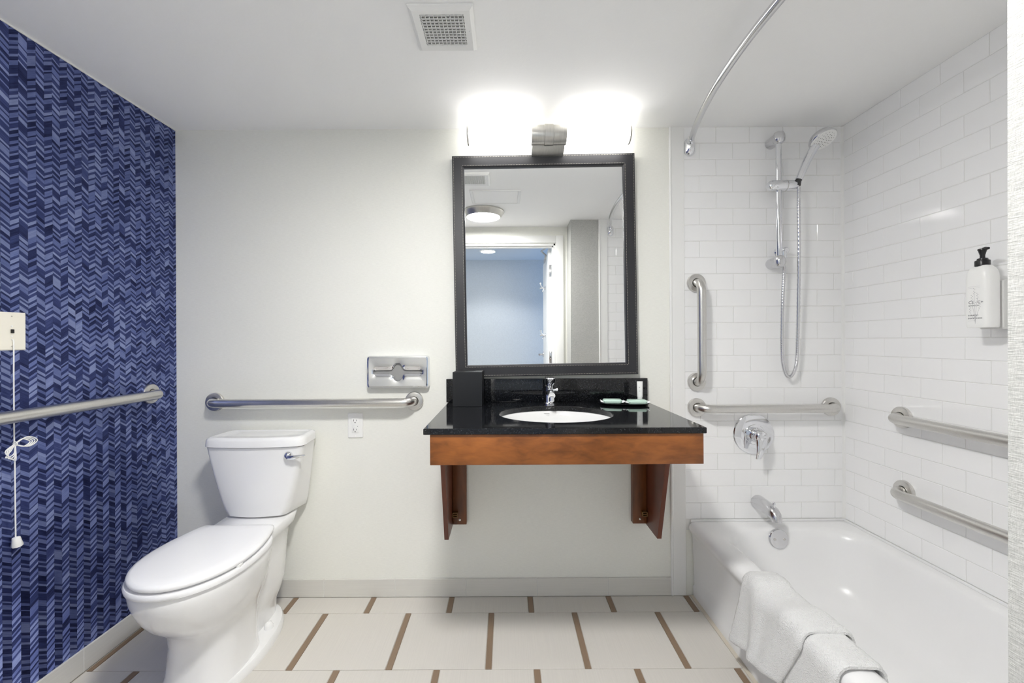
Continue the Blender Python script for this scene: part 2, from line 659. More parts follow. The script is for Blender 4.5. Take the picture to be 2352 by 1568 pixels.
tile_wall(wall_back, 'y', 0.823, XR - 0.007, 0.818, 0.895, -1)
tile_wall(wall_right, 'x', YT + 0.007, -0.007, -0.2947, -0.2172, -1)
tile_wall(wall_end, 'y', 0.823, XR - 0.007, 0.818, 0.895, 1)

# grout backing behind the tiles of the two end walls
for nm, y0, y1, par in (('grout_bed', -0.0046, 0.0, wall_back), ('grout_bed', YT, YT + 0.0046, wall_end)):
    obj(nm, box(bmesh.new(), 0.822, XR, y0, y1, 0.3, CH), 'grout', par, smooth=False)


obj('grout_bed', box(bmesh.new(), XR - 0.0046, XR, YT + 0.001, -0.001, 0.3, CH), 'grout', wall_right, smooth=False)
# white silicone in the tiled corner
struct('trim_6', prism(bmesh.new(), [(XR - 0.004, -0.004, 0.35), (XR - 0.017, -0.0045, 0.35), (XR - 0.0105, -0.0085, 0.35), (XR - 0.0072, -0.0118, 0.35), (XR - 0.0045, -0.018, 0.35)], (0, 0, CH - 0.353)), 'white_paint', angle=80)
# white trims where tile meets wallpaper
def trim(name, y0, y1, sgn):
    b = bmesh.new()
    box(b, 0.762, 0.824, y0, y1, 0, CH, 0.001, 1)
    yy = y0 if sgn < 0 else y1
    lathe(b, [(0.0065, 0), (0.0065, CH)], (0.7615, (y0 + y1) / 2 + sgn * 0.001, 0), (0, 0, 1), 14)
    struct(name, b, 'white_paint')


trim('trim_1', -0.009, 0.0, -1)
trim('trim_2', YT, YT + 0.009, 1)

struct('trim_5', box(bmesh.new(), XL, XL + 0.005, YD, 0, CH - 0.005, CH, 0.001, 1), 'white_paint')

# tile baseboards
BH = 0.083


def baseboard(name, pieces, backing):
    root = struct(name, backing, 'grout', smooth=False)
    for dims, loc in pieces:
        me = slab('baseboard_tile', *dims, 0.0012)
        obj('baseboard_tile', me, 'base_tile', root, loc=loc)


pc = []
xs = [XL + 0.009, -1.342, -1.016, -0.8435, -0.5165, -0.187, 0.141, 0.468, 0.757]
xs = [XL + 0.009, -1.4975, -1.1705, -0.8435, -0.5165, -0.1895, 0.1375, 0.4645, 0.757]
for a, c in zip(xs[:-1], xs[1:]):
    pc.append(((c - a - 0.0016, 0.008, BH - 0.001), ((a + c) / 2, -0.0045, BH / 2)))
baseboard('baseboard_back', pc, box(bmesh.new(), XL, 0.757, -0.0075, 0, 0, BH - 0.004))
pc = []
ys = [-0.0095, -0.12, -0.447, -0.774, -1.101, -1.428, YD]
for a, c in zip(ys[:-1], ys[1:]):
    pc.append(((0.008, a - c - 0.0016, BH - 0.001), (XL + 0.0045, (a + c) / 2, BH / 2)))
baseboard('baseboard_left', pc, box(bmesh.new(), XL, XL + 0.0075, YD, 0, 0, BH - 0.004))

# ---- doorway: jamb and casing (seen in the mirror)
b = bmesh.new()
box(b, DX1 + 0.004, DX1 + 0.066, YD, YD + 0.016, 0, DH + 0.066, 0.003)
box(b, DX0 - 0.066, DX0 - 0.004, YD, YD + 0.016, 0, DH + 0.066, 0.003)
box(b, DX0 - 0.004, DX1 + 0.004, YD, YD + 0.016, DH + 0.004, DH + 0.066, 0.003)
struct('trim_3', b, 'white_paint')
b = bmesh.new()
box(b, DX1 - 0.016, DX1, YD - T, YD, 0, DH, 0.001)
box(b, DX0, DX0 + 0.016, YD - T, YD, 0, DH, 0.001)
box(b, DX0, DX1, YD - T, YD, DH - 0.016, DH, 0.001)
box(b, DX1 - 0.026, DX1 - 0.016, YD - 0.07, YD - 0.03, 0, DH - 0.016, 0.001)
box(b, DX0 + 0.016, DX1 - 0.016, YD - 0.07, YD - 0.03, DH - 0.026, DH - 0.016, 0.001)
struct('trim_4', b, 'white_paint')

# ---- hall beyond the doorway
HY = -3.23
HX0, HX1 = -2.1, 2.1
struct('floor_hall', box(bmesh.new(), HX0, HX1, HY, YD - T, -0.06, 0.0), 'carpet', smooth=False)
struct('floor_sill', box(bmesh.new(), DX0, DX1, YD - T, YD, -0.06, 0.0015), 'accent', smooth=False)
struct('ceiling_hall', box(bmesh.new(), HX0, HX1, HY - T, YD - 0.005, CH + 0.0, CH + 0.08), 'hall_ceiling', smooth=False)
struct('wall_hall_back', box(bmesh.new(), HX0, HX1, HY - T, HY, -0.06, CH), 'hall_wall', smooth=False)
b = bmesh.new()
box(b, HX0, XL - T, YD - T, YD - T + 0.05, -0.06, CH)
box(b, XJ + 0.01, HX1, YD - T, YD - T + 0.05, -0.06, CH)
struct('wall_hall_front', b, 'hall_wall', smooth=False)
struct('wall_hall_left', box(bmesh.new(), HX0 - T, HX0, HY, YD - T, -0.06, CH), 'hall_wall', smooth=False)
struct('wall_hall_right', box(bmesh.new(), HX1, HX1 + T, HY, YD - T, -0.06, CH), 'hall_wall', smooth=False)

# door leaf standing open in the hall
door = thing('door', 'white door standing open in the hall beyond the doorway', 'door', (DX1 - 0.004, YD - T - 0.004, 0), (0, 0, R(2.0)))
door.name = 'door_1'
door['kind'] = 'structure'
obj('door_leaf', box(bmesh.new(), -0.045, 0, -0.895, -0.006, 0.012, 2.0, 0.002), 'white_paint', door)
for z in (0.25, 1.03, 1.80):
    h = obj('hinge', box(bmesh.new(), -0.040, 0.006, -0.0065, -0.003, z - 0.052, z + 0.052, 0.0008), 'satin_chrome', door)
    for dz in (-0.038, -0.013, 0.013, 0.038):
        obj('screw', lathe(bmesh.new(), [(0.004, 0), (0.003, 0.0015)], (-0.03 if abs(dz) < .02 else -0.017, -0.003, z + dz), (0, 1, 0), 10), 'nickel', h)
for z in (1.70, 1.23):
    hk = obj('robe_hook', lathe(bmesh.new(), [(0.022, 0), (0.022, 0.004), (0.014, 0.008), (0.007, 0.01), (0.007, 0.045), (0.011, 0.048), (0.011, 0.056), (0.004, 0.058)], (-0.045, -0.45, z), (-1, 0, 0), 18), 'chrome', door)
    b = bmesh.new()
    tube(b, bez((-0.062, -0.45, z), (-0.075, -0.45, z + 0.01), (-0.09, -0.45, z + 0.01), (-0.095, -0.45, z + 0.045), 8), 0.0055, 10)
    lathe(b, [(0.01, 0), (0.01, 0.01), (0.004, 0.012)], (-0.095, -0.45, z + 0.042), (0, 0, 1), 12)
    tube(b, bez((-0.060, -0.45, z), (-0.066, -0.45, z - 0.02), (-0.07, -0.45, z - 0.03), (-0.08, -0.45, z - 0.034), 8), 0.0055, 10)
    obj('hook_arm', b, 'chrome', hk)
b = bmesh.new()
lathe(b, [(0.03, 0), (0.03, 0.006), (0.026, 0.01), (0.011, 0.012), (0.011, 0.045), (0.013, 0.055)], (-0.045, -0.825, 1.03), (-1, 0, 0), 20)
tube(b, [(-0.095, -0.825, 1.03), (-0.097, -0.79, 1.03), (-0.097, -0.71, 1.028)], [0.011, 0.010, 0.008], 12)
obj('lever_handle', b, 'satin_chrome', door)
b = bmesh.new()
box(b, -0.06, 0.02, -0.50, -0.30, 1.955, 1.995, 0.004)
tube(b, [(-0.03, -0.33, 1.985), (-0.10, -0.12, 2.0), (-0.06, 0.03, 2.0)], 0.008, 8)
obj('door_closer', b, 'nickel', door)

b = bmesh.new()
lathe(b, [(0.060, 0.0), (0.090, 0.0), (0.090, 0.008), (0.078, 0.012), (0.076, 0.004), (0.060, 0.004)], (-0.19, -2.70, CH), (0, 0, -1), 36, cap=False)
hl = thing('recessed_light', 'round recessed downlight in the hall ceiling, seen in the mirror', 'light', (-0.19, -2.70, CH))
hl_ring = obj('trim_ring', b, 'white_paint', hl, loc=(0.19, 2.70, -CH))
obj('lens', lathe(bmesh.new(), [(0.076, 0.003), (0.070, 0.008), (0.03, 0.010)], (0, 0, 0), (0, 0, -1), 36), 'hall_lamp', hl)
sl = bpy.data.lights.new('hall_downlight', 'SPOT')
sl.energy = 5.0
sl.spot_size = R(118)
sl.spot_blend = 0.6
sl.shadow_soft_size = 0.06
sl.color = (1.0, 0.99, 0.97)
slo = bpy.data.objects.new('hall_downlight', sl)
slo.location = (-0.19, -2.70, CH - 0.03)
COL.objects.link(slo)

# ------------------------------------------------------------------ ceiling things
# exhaust vent
v = thing('exhaust_vent', 'square white exhaust vent with a grid grille in the bathroom ceiling', 'vent', (-0.1875, -0.636, CH))
b = bmesh.new()
h, gi = 0.0975, 0.066
lp = []
for s_, z_ in ((gi, -0.003), (gi, -0.010), (h - 0.012, -0.014), (h - 0.002, -0.006), (h, -0.0005)):
    lp.append([(-s_, -s_, z_), (s_, -s_, z_), (s_, s_, z_), (-s_, s_, z_)])
loft(b, lp, False, False)
obj('vent_frame', b, 'white_paint', v, angle=20)
obj('fan_housing', box(bmesh.new(), -gi, gi, -gi, gi, -0.003, -0.0008), 'housing', v, smooth=False)
for k in range(11):
    p = -gi + 0.004 + (2 * gi - 0.008) * k / 10
    obj('grille_bar', box(bmesh.new(), p - 0.0012, p + 0.0012, -gi, gi, -0.0115, -0.0065), 'white_paint', v, smooth=False)
    obj('grille_bar', box(bmesh.new(), -gi, gi, p - 0.0012, p + 0.0012, -0.0115, -0.0065), 'white_paint', v, smooth=False)
for sx in (-1, 1):
    obj('screw', lathe(bmesh.new(), [(0.0045, 0), (0.0035, 0.002), (0.001, 0.0025)], (sx * 0.082, 0, -0.0118), (0, 0, -1), 12), 'white_paint', v)

# access panel (only the mirror shows it)
pa = thing('access_panel', 'flat white access panel on the ceiling, seen in the mirror', 'panel', (-0.064, -0.965, CH))
b = bmesh.new()
lp = []
for s_, z_ in ((0.150, -0.002), (0.150, -0.006), (0.166, -0.006), (0.169, -0.0005)):
    lp.append([(-s_, -s_ * .8, z_), (s_, -s_ * .8, z_), (s_, s_ * .8, z_), (-s_, s_ * .8, z_)])
loft(b, lp, False, False)
obj('panel_frame', b, 'white_paint', pa, angle=20)
obj('panel_door', box(bmesh.new(), -0.149, 0.149, -0.119, 0.119, -0.0045, -0.0008, 0.001), 'ceiling', pa)

# flush ceiling lamp (seen in the mirror, key light of the room)
cl = thing('ceiling_lamp', 'round flush ceiling lamp with metal ring, seen in the mirror', 'lamp', (-0.166, -1.29, CH))
obj('lamp_ring', lathe(bmesh.new(), [(0.120, 0.001), (0.158, 0.001), (0.158, 0.010), (0.150, 0.016), (0.133, 0.044), (0.131, 0.047), (0.126, 0.047), (0.122, 0.040), (0.120, 0.02)], (0, 0, 0), (0, 0, -1), 48, cap=False), 'nickel', cl)
obj('diffuser', lathe(bmesh.new(), [(0.1195, 0.018), (0.1195, 0.036), (0.11, 0.043), (0.08, 0.048), (0.04, 0.05)], (0, 0, 0), (0, 0, -1), 48), 'diffuser', cl)


# ------------------------------------------------------------------ grab bars
def grab_bar(p0, p1, nrm, label):
    p0, p1, nrm = Vector(p0), Vector(p1), Vector(nrm)
    root = thing('grab_bar', label, 'grab bar', p0, group='steel grab bars on the bathroom walls')
    d = (p1 - p0)
    L = d.length
    d = d.normalized()
    so, br = 0.060, 0.046
    path = [nrm * 0.004, nrm * (so - br)]
    for k in range(1, 9):
        a = PI / 2 * k / 8
        path.append(nrm * (so - br + br * math.sin(a)) + d * (br - br * math.cos(a)))
    n = 6
    for k in range(1, n):
        path.append(nrm * so + d * (br + (L - 2 * br) * k / n))
    for k in range(0, 9):
        a = PI / 2 * (1 - k / 8)
        path.append(nrm * (so - br + br * math.sin(a)) + d * (L - br + br * math.cos(a)))
    path.append(d * L + nrm * 0.004)
    obj('bar', tube(bmesh.new(), path, 0.019, 24), 'brushed', root, 50)
    for q in (Vector(), d * L):
        prof = [(0.042, 0.0), (0.042, 0.009), (0.040, 0.0125), (0.037, 0.0135), (0.0215, 0.0135), (0.0205, 0.011), (0.0195, 0.004)]
        obj('flange', lathe(bmesh.new(), prof, q + nrm * 0.0005, nrm, 40), 'brushed', root, 25)
    return root


grab_bar((-1.342, 0, 0.902), (-0.424, 0, 0.902), (0, -1, 0), 'long horizontal steel grab bar above the toilet tank')
grab_bar((XL, -0.151, 0.958), (XL, -1.065, 0.958), (1, 0, 0), 'horizontal steel grab bar on the navy wallpapered wall')
grab_bar((0.876, -0.006, 1.437), (0.876, -0.006, 0.984), (0, -1, 0), 'vertical steel grab bar on the shower tiles')
grab_bar((0.876, -0.006, 0.866), (1.492, -0.006, 0.866), (0, -1, 0), 'horizontal steel grab bar on the shower end wall above the valve')
grab_bar((XR - 0.006, -0.30, 0.868), (XR - 0.006, -1.21, 0.868), (-1, 0, 0), 'upper steel grab bar on the long tiled wall beside the tub')
grab_bar((XR - 0.006, -0.308, 0.581), (XR - 0.006, -1.218, 0.581), (-1, 0, 0), 'lower steel grab bar on the long tiled wall beside the tub')

# ------------------------------------------------------------------ bathtub
tub = thing('bathtub', 'white enamelled alcove bathtub below the shower', 'bathtub', (1.19, -0.76, 0))
tb = bmesh.new()
ox, oy = -1.19, 0.76
Y0, Y1, X1 = YT + 0.0105, -0.0075, XR - 0.0075
NC = 10


def tl(x0, x1, y0, y1, r, z):
    return [(x + ox, y + oy, zz) for x, y, zz in rrect(x0, x1, y0, y1, r, z, NC)]


loops = [
    tl(0.856, X1, Y0, Y1, 0.003, 0.001),
    tl(0.855, X1, Y0, Y1, 0.003, 0.045),
    tl(0.860, X1, Y0, Y1, 0.003, 0.052),
    tl(0.856, X1, Y0, Y1, 0.003, 0.180),
    tl(0.853, X1, Y0, Y1, 0.004, 0.270),
    tl(0.848, X1, Y0, Y1, 0.005, 0.286),
    tl(0.841, X1, Y0, Y1, 0.006, 0.298),
    tl(0.8365, X1, Y0, Y1, 0.006, 0.309),
    tl(0.8355, X1, Y0, Y1, 0.007, 0.319),
    tl(0.8395, X1, Y0, Y1, 0.008, 0.330),
    tl(0.8485, X1, Y0, Y1, 0.010, 0.338),
    tl(0.862, X1 - 0.002, Y0 + 0.002, Y1 - 0.002, 0.02, 0.3425),
    tl(0.884, X1 - 0.012, Y0 + 0.03, Y1 - 0.02, 0.05, 0.344),
    tl(0.912, 1.524, Y0 + 0.075, -0.068, 0.13, 0.342),
    tl(0.926, 1.514, Y0 + 0.095, -0.082, 0.145, 0.338),
    tl(0.936, 1.506, Y0 + 0.110, -0.091, 0.15, 0.328),
    tl(0.944, 1.500, Y0 + 0.125, -0.098, 0.15, 0.305),
    tl(0.957, 1.488, Y0 + 0.17, -0.113, 0.15, 0.220),
    tl(0.972, 1.474, Y0 + 0.22, -0.130, 0.15, 0.140),
    tl(0.990, 1.456, Y0 + 0.27, -0.152, 0.15, 0.098),
    tl(1.020, 1.428, Y0 + 0.31, -0.185, 0.14, 0.078),
    tl(1.060, 1.390, Y0 + 0.36, -0.225, 0.12, 0.071),
    tl(1.120, 1.330, Y0 + 0.48, -0.33, 0.10, 0.068),
]
loft(tb, loops, True, True)
obj('tub_shell', tb, 'enamel', tub, 60)
ov = obj('overflow_plate', lathe(bmesh.new(), [(0.042, 0), (0.042, 0.006), (0.039, 0.010), (0.030, 0.0115), (0.006, 0.012)], (1.190 + ox, -0.098 + oy, 0.302), (0, -1, 0.12), 36), 'satin_chrome', tub, 25)
for sx in (-0.021, 0.021):
    obj('screw', lathe(bmesh.new(), [(0.0055, 0), (0.005, 0.002), (0.003, 0.0022), (0.002, 0.001)], (1.190 + ox + sx, -0.110 + oy, 0.3033), (0, -1, 0.12), 14), 'nickel', ov)
obj('caulk_line', box(bmesh.new(), 0.840 + ox, 0.857 + ox, Y0 + oy, -0.009 + oy, 0.0, 0.0035, 0.001, 1), 'caulk', tub)
obj('caulk_line', box(bmesh.new(), 0.845 + ox, X1 + ox, Y1 - 0.006 + oy, Y1 + oy, 0.338, 0.3515, 0.002, 2), 'enamel', tub)
obj('caulk_line', box(bmesh.new(), X1 - 0.006 + ox, X1 + ox, Y0 + oy, Y1 - 0.006 + oy, 0.338, 0.3515, 0.002, 2), 'enamel', tub)
b = bmesh.new()
lathe(b, [(0.036, 0), (0.034, 0.003), (0.022, 0.002)], (1.19 + ox, -0.30 + oy, 0.0705), (0, 0, 1), 28)
obj('drain', b, 'chrome', tub)

# ------------------------------------------------------------------ towel over the tub rim
tw = thing('bath_towel', 'white terry towel folded over the front rim of the tub', 'towel', (0.83, -0.66, 0.344))


def cloth(name, y_of, prof_of, nu, nv, thick, seed, under=0.0):
    """y_of(u,v) -> y ; prof_of(u, v) -> (x, z); built as a closed slab of given thickness"""
    g = random.Random(seed)
    P = [[Vector((0, 0, 0)) for _ in range(nv + 1)] for _ in range(nu + 1)]
    for i in range(nu + 1):
        for j in range(nv + 1):
            u, v_ = i / nu, j / nv
            x, z = prof_of(u, v_)
            P[i][j] = Vector((x - 0.83, y_of(u, v_) + 0.66, z - 0.344))
    b = bmesh.new()
    N = [[None] * (nv + 1) for _ in range(nu + 1)]
    for i in range(nu + 1):
        for j in range(nv + 1):
            a = P[min(i + 1, nu)][j] - P[max(i - 1, 0)][j]
            c = P[i][min(j + 1, nv)] - P[i][max(j - 1, 0)]
            n = a.cross(c)
            N[i][j] = n.normalized() if n.length > 1e-9 else Vector((0, 0, 1))
    ref = N[nu // 2][nv // 3]
    if ref.x > 0 and ref.z < 0.2:
        N = [[-n for n in row] for row in N]
    if N[nu // 2][nv // 4].x > 0:
        N = [[-n for n in row] for row in N]
    rows = []
    for i in range(nu + 1):
        top, bot = [], []
        for j in range(nv + 1):
            e = min(i, nu - i, j, nv - j)
            th = thick * (1.0 if e > 1 else (0.93 if e == 1 else 0.72))
            bo = thick * (0.0 if e > 1 else (0.04 if e == 1 else 0.22)) - under
            wob = 0.0006 * g.uniform(-1, 1)
            hem = 0.0012 if min(i, nu - i) in (2, 3) or j in (3, 4) else 0
            top.append(b.verts.new(P[i][j] + N[i][j] * (th + wob + hem)))
            bot.append(b.verts.new(P[i][j] + N[i][j] * bo))
        rows.append((top, bot))
    for i in range(nu):
        for j in range(nv):
            t0, b0 = rows[i]
            t1, b1 = rows[i + 1]
            b.faces.new((t0[j], t1[j], t1[j + 1], t0[j + 1]))
            b.faces.new((b0[j], b0[j + 1], b1[j + 1], b1[j]))
    for i in range(nu):
        for j in (0, nv):
            b.faces.new((rows[i][0][j], rows[i][1][j], rows[i + 1][1][j], rows[i + 1][0][j]))
    for j in range(nv):
        for i in (0, nu):
            b.faces.new((rows[i][0][j], rows[i][0][j + 1], rows[i][1][j + 1], rows[i][1][j]))
    return obj(name, b, 'towel', tw, 70)


def rim_profile(v, z_bot, z_in, lift, bulge):
    """v 0 = outside bottom, ~.6 = outer top edge, ~.8 inner top edge, 1 = inside end"""
    x_out = 0.8315 - lift
    zt = 0.3475 + lift
    if v < 0.58:
        k = v / 0.58
        z = z_bot + (0.318 - z_bot) * k
        return x_out - bulge * (1 - k) ** 1.3, z
    if v < 0.66:
        a = (v - 0.58) / 0.08 * PI / 2
        return x_out + 0.027 * (1 - math.cos(a)), 0.318 + (zt - 0.318) * math.sin(a)
    if v < 0.84:
        k = (v - 0.66) / 0.18
        return x_out + 0.027 + (0.924 - x_out - 0.027) * k, zt - 0.002 * k * k
    zt -= 0.002
    a = (v - 0.84) / 0.16
    if a < 0.4:
        q = a / 0.4 * PI / 2
        return 0.924 + (0.019 + lift) * math.sin(q), zt - 0.026 * (1 - math.cos(q))
    k = (a - 0.4) / 0.6
    return 0.943 + lift + 0.011 * k, zt - 0.026 - (zt - 0.026 - z_in) * k


def low_y(u, v):
    return -0.70 - 0.205 * u


def low_p(u, v):
    x, z = rim_profile(v, 0.06, 0.255, 0.0005, 0.012)
    if v < 0.58:
        x -= 0.006 * math.sin(u * 7) * (1 - v / 0.58)
    return x, z


cloth('lower_layer', low_y, low_p, 26, 60, 0.012, 3, 0.001)


def up_y(u, v):
    y = -0.478 - 0.312 * u
    if v < 0.58:
        k = 1 - v / 0.58
        y += (0.030 * (1 - u) + 0.075 * u) * k
    return y


def up_p(u, v):
    zb = 0.105 + 0.055 * u
    lift = 0.0025 + 0.0105 * min(1, max(0, (u - 0.55) / 0.18))
    x, z = rim_profile(v, zb, 0.265, lift, 0.022)
    k = max(0.0, 1 - v / 0.58)
    # a fold ridge running down the outer face and on over the rim, and softer waves
    r = math.exp(-((u - 0.30 - 0.22 * k) / 0.10) ** 2)
    if v < 0.6:
        x -= 0.024 * r * (0.35 + 0.65 * k) + 0.010 * math.sin(u * 10 + 1.0) * k
    elif v < 0.86:
        z += 0.012 * math.exp(-((u - 0.22) / 0.09) ** 2) + 0.006 * (1 - math.exp(-((u - 0.2) / 0.03) ** 2) if u < 0.2 else 0) + 0.003 * math.sin(u * 11)
    return x, z


cloth('upper_layer', up_y, up_p, 44, 60, 0.012, 5)

# ------------------------------------------------------------------ toilet
to = thing('toilet', 'white two-piece toilet with closed lid beside the navy wall', 'toilet', (-1.065, 0, 0), (0, 0, R(1.0)))


def egg(z, yf, yb, yw, hw, nf=2.1, nb=2.6, n=56):
    out = []
    for k in range(n):
        a = 2 * PI * k / n
        c, s = math.cos(a), math.sin(a)
        e = nb if s >= 0 else nf
        x = hw * math.copysign(abs(c) ** (2 / e), c)
        y = yw + (yb - yw) * abs(s) ** (2 / e) if s >= 0 else yw - (yw - yf) * abs(s) ** (2 / e)
        out.append((x, y, z))
    return out


b = bmesh.new()
loft(b, [
    egg(0.0, -0.600, -0.085, -0.36, 0.150, 2.3, 2.3),
    egg(0.022, -0.598, -0.087, -0.36, 0.149, 2.3, 2.3),
    egg(0.030, -0.592, -0.092, -0.36, 0.143, 2.3, 2.3),
])
loft(b, [
    egg(0.020, -0.592, -0.30, -0.44, 0.126, 2.5, 3.2),
    egg(0.060, -0.578, -0.30, -0.44, 0.118, 2.5, 3.2),
    egg(0.150, -0.566, -0.29, -0.44, 0.114, 2.5, 3.0),
    egg(0.205, -0.580, -0.28, -0.44, 0.120, 2.4, 3.0),
    egg(0.240, -0.620, -0.27, -0.45, 0.136, 2.3, 2.8),
    egg(0.275, -0.658, -0.26, -0.46, 0.150, 2.2, 2.8),
    egg(0.310, -0.684, -0.25, -0.47, 0.161, 2.15, 2.7),
    egg(0.345, -0.702, -0.245, -0.48, 0.168, 2.1, 2.6),
    egg(0.375, -0.713, -0.24, -0.48, 0.175, 2.1, 2.6),
    egg(0.400, -0.716, -0.235, -0.48, 0.177, 2.1, 2.6),
    egg(0.410, -0.713, -0.235, -0.48, 0.174, 2.1, 2.6),
])
# trapway column and tank deck at the rear
loft(b, [
    egg(0.020, -0.36, -0.105, -0.22, 0.078, 3, 3),
    egg(0.090, -0.36, -0.100, -0.22, 0.082, 3, 3),
    egg(0.130, -0.36, -0.085, -0.22, 0.098, 3, 3),
    egg(0.180, -0.37, -0.070, -0.22, 0.110, 3, 3),
    egg(0.300, -0.38, -0.055, -0.22, 0.114, 3, 3),
    egg(0.380, -0.38, -0.045, -0.22, 0.118, 3.4, 3.4),
    egg(0.395, -0.38, -0.030, -0.20, 0.132, 4, 4),
    egg(0.428, -0.32, -0.028, -0.18, 0.134, 5, 5),
    egg(0.434, -0.315, -0.031, -0.18, 0.129, 5, 5),
])
obj('bowl', b, 'porcelain', to, 50)
obj('bolt_cap', lathe(bmesh.new(), [(0.017, 0), (0.0165, 0.012), (0.012, 0.022), (0.005, 0.026)], (0.103, -0.262, 0.029), (0, 0, 1), 20), 'porcelain', to, 60)
obj('bolt_cap', lathe(bmesh.new(), [(0.017, 0), (0.0165, 0.012), (0.012, 0.022), (0.005, 0.026)], (-0.103, -0.262, 0.029), (0, 0, 1), 20), 'porcelain', to, 60)
b = bmesh.new()
loft(b, [
    egg(0.4115, -0.718, -0.27, -0.485, 0.176, 2.1, 3.0),
    egg(0.4150, -0.724, -0.266, -0.485, 0.182, 2.1, 3.0),
    egg(0.4260, -0.726, -0.266, -0.485, 0.183, 2.1, 3.0),
    egg(0.4310, -0.722, -0.268, -0.485, 0.180, 2.1, 3.0),
])
obj('seat_ring', b, 'seat', to, 50)


def lid_loop(z, ins, n=64):
    """lid outline: straight back edge, sides swelling to the widest point, egg-shaped front"""
    yf, yb, yw, hw, hb = -0.721 + ins, -0.281 - ins * 0.6, -0.485, 0.178 - ins, max(0.02, 0.140 - ins)
    pts = []
    for k in range(13):
        t_ = k / 12
        y = yw + (yb - yw) * t_
        pts.append((hb + (hw - hb) * math.cos(t_ * PI / 2) ** 0.9 - 0.004 * max(0, t_ - .92) / .08, y))
    right = pts
    left = [(-x, y) for x, y in reversed(pts)]
    back = [(hb - 0.004 - (hb - 0.004) * 2 * k / 8, yb - 0.0 + 0.001 * math.sin(PI * k / 8)) for k in range(1, 8)]
    front = []
    for k in range(1, 32):
        a = PI + PI * k / 32
        front.append((hw * math.cos(a), yw + (yw - yf) * math.copysign(abs(math.sin(a)) ** (2 / 2.1), math.sin(a))))
    return [(x, y, z) for x, y in right + back + left + front]


b = bmesh.new()
loft(b, [
    lid_loop(0.4375, 0.015),
    lid_loop(0.4390, 0.003),
    lid_loop(0.4455, 0.000),
    lid_loop(0.4525, 0.003),
    lid_loop(0.4565, 0.014),
    lid_loop(0.4585, 0.050),
    lid_loop(0.4593, 0.110),
])
obj('lid', b, 'seat', to, 60)
for sx in (-1, 1):
    obj('lid_bumper', box(bmesh.new(), sx * 0.165 - 0.006, sx * 0.165 + 0.006, -0.565, -0.545, 0.4305, 0.4390, 0.001), 'plastic', to)
for sx in (-1, 1):
    obj('seat_hinge', box(bmesh.new(), sx * 0.075 - 0.022, sx * 0.075 + 0.022, -0.276, -0.252, 0.428, 0.440, 0.004), 'seat', to)


def tank_loop(z, hf, hb, yf, yb, r, bow, n=5):
    cs = [(hb, yb), (-hb, yb), (-hf, yf), (hf, yf)]
    out = []
    m = len(cs)
    for i in range(m):
        p0, p, p1 = Vector(cs[i - 1]), Vector(cs[i]), Vector(cs[(i + 1) % m])
        d0, d1 = (p0 - p).normalized(), (p1 - p).normalized()
        rr = r if i >= 2 else r * 0.6
        a, c = p + d0 * rr, p + d1 * rr
        for k in range(n + 1):
            t_ = k / n
            q = a * (1 - t_) ** 2 + p * 2 * t_ * (1 - t_) + c * t_ ** 2
            out.append(q)
        # subdivide the straight run to the next corner
        nx = cs[(i + 1) % m]
        rr2 = r if (i + 1) % m >= 2 else r * 0.6
        e0, e1 = c, Vector(nx) + (p - Vector(nx)).normalized() * rr2
        for k in range(1, 8):
            out.append(e0.lerp(e1, k / 8))
    res = []
    for q in out:
        fr_ = (yb - q.y) / (yb - yf)
        res.append((q.x, q.y - bow * max(0, 1 - (q.x / hf) ** 2) * fr_, z))
    return res


b = bmesh.new()
lps = [tank_loop(0.4365, 0.108, 0.140, -0.155, -0.032, 0.02, 0.012)]
for k in range(11):
    t_ = k / 10
    e = t_ ** 0.72
    lps.append(tank_loop(0.444 + (0.735 - 0.444) * t_, 0.122 + 0.081 * e, 0.153 + 0.037 * e, -0.166 - 0.014 * t_, -0.022, 0.022, 0.022))
loft(b, lps)
obj('tank', b, 'porcelain', to, 50)
b = bmesh.new()
loft(b, [
    tank_loop(0.7365, 0.204, 0.190, -0.182, -0.020, 0.036, 0.022),
    tank_loop(0.7400, 0.211, 0.196, -0.189, -0.015, 0.038, 0.024),
    tank_loop(0.7640, 0.209, 0.194, -0.188, -0.015, 0.038, 0.024),
    tank_loop(0.7730, 0.205, 0.190, -0.184, -0.018, 0.038, 0.024),
    tank_loop(0.7770, 0.197, 0.183, -0.176, -0.024, 0.038, 0.023),
    tank_loop(0.7775, 0.188, 0.175, -0.167, -0.032, 0.036, 0.022),
    tank_loop(0.7745, 0.182, 0.169, -0.161, -0.038, 0.034, 0.021),
    tank_loop(0.7745, 0.12, 0.11, -0.12, -0.06, 0.03, 0.01),
])
obj('tank_lid', b, 'porcelain', to, 50)
b = bmesh.new()
lathe(b, [(0.014, 0), (0.0165, 0.004), (0.0165, 0.012), (0.013, 0.020), (0.007, 0.025), (0.001, 0.026)], (0.148, -0.184, 0.703), (0.2, -1, 0), 22)
tube(b, bez((0.150, -0.200, 0.699), (0.165, -0.206, 0.692), (0.195, -0.205, 0.700), (0.222, -0.198, 0.704), 10), [0.010, 0.0105, 0.0105, 0.010, 0.0095, 0.009, 0.008, 0.007, 0.006, 0.005, 0.003], 12)
obj('flush_lever', b, 'chrome', to, 60)

# ------------------------------------------------------------------ vanity
VX0, VX1, VZ = -0.266, 0.641, 0.896
VY = -0.607
SX, SY, SA, SB = 0.190, -0.330, 0.2185, 0.185
ct = thing('vanity_countertop', 'black granite vanity countertop with backsplash and oval sink cutout', 'countertop', (0.1875, 0, VZ))


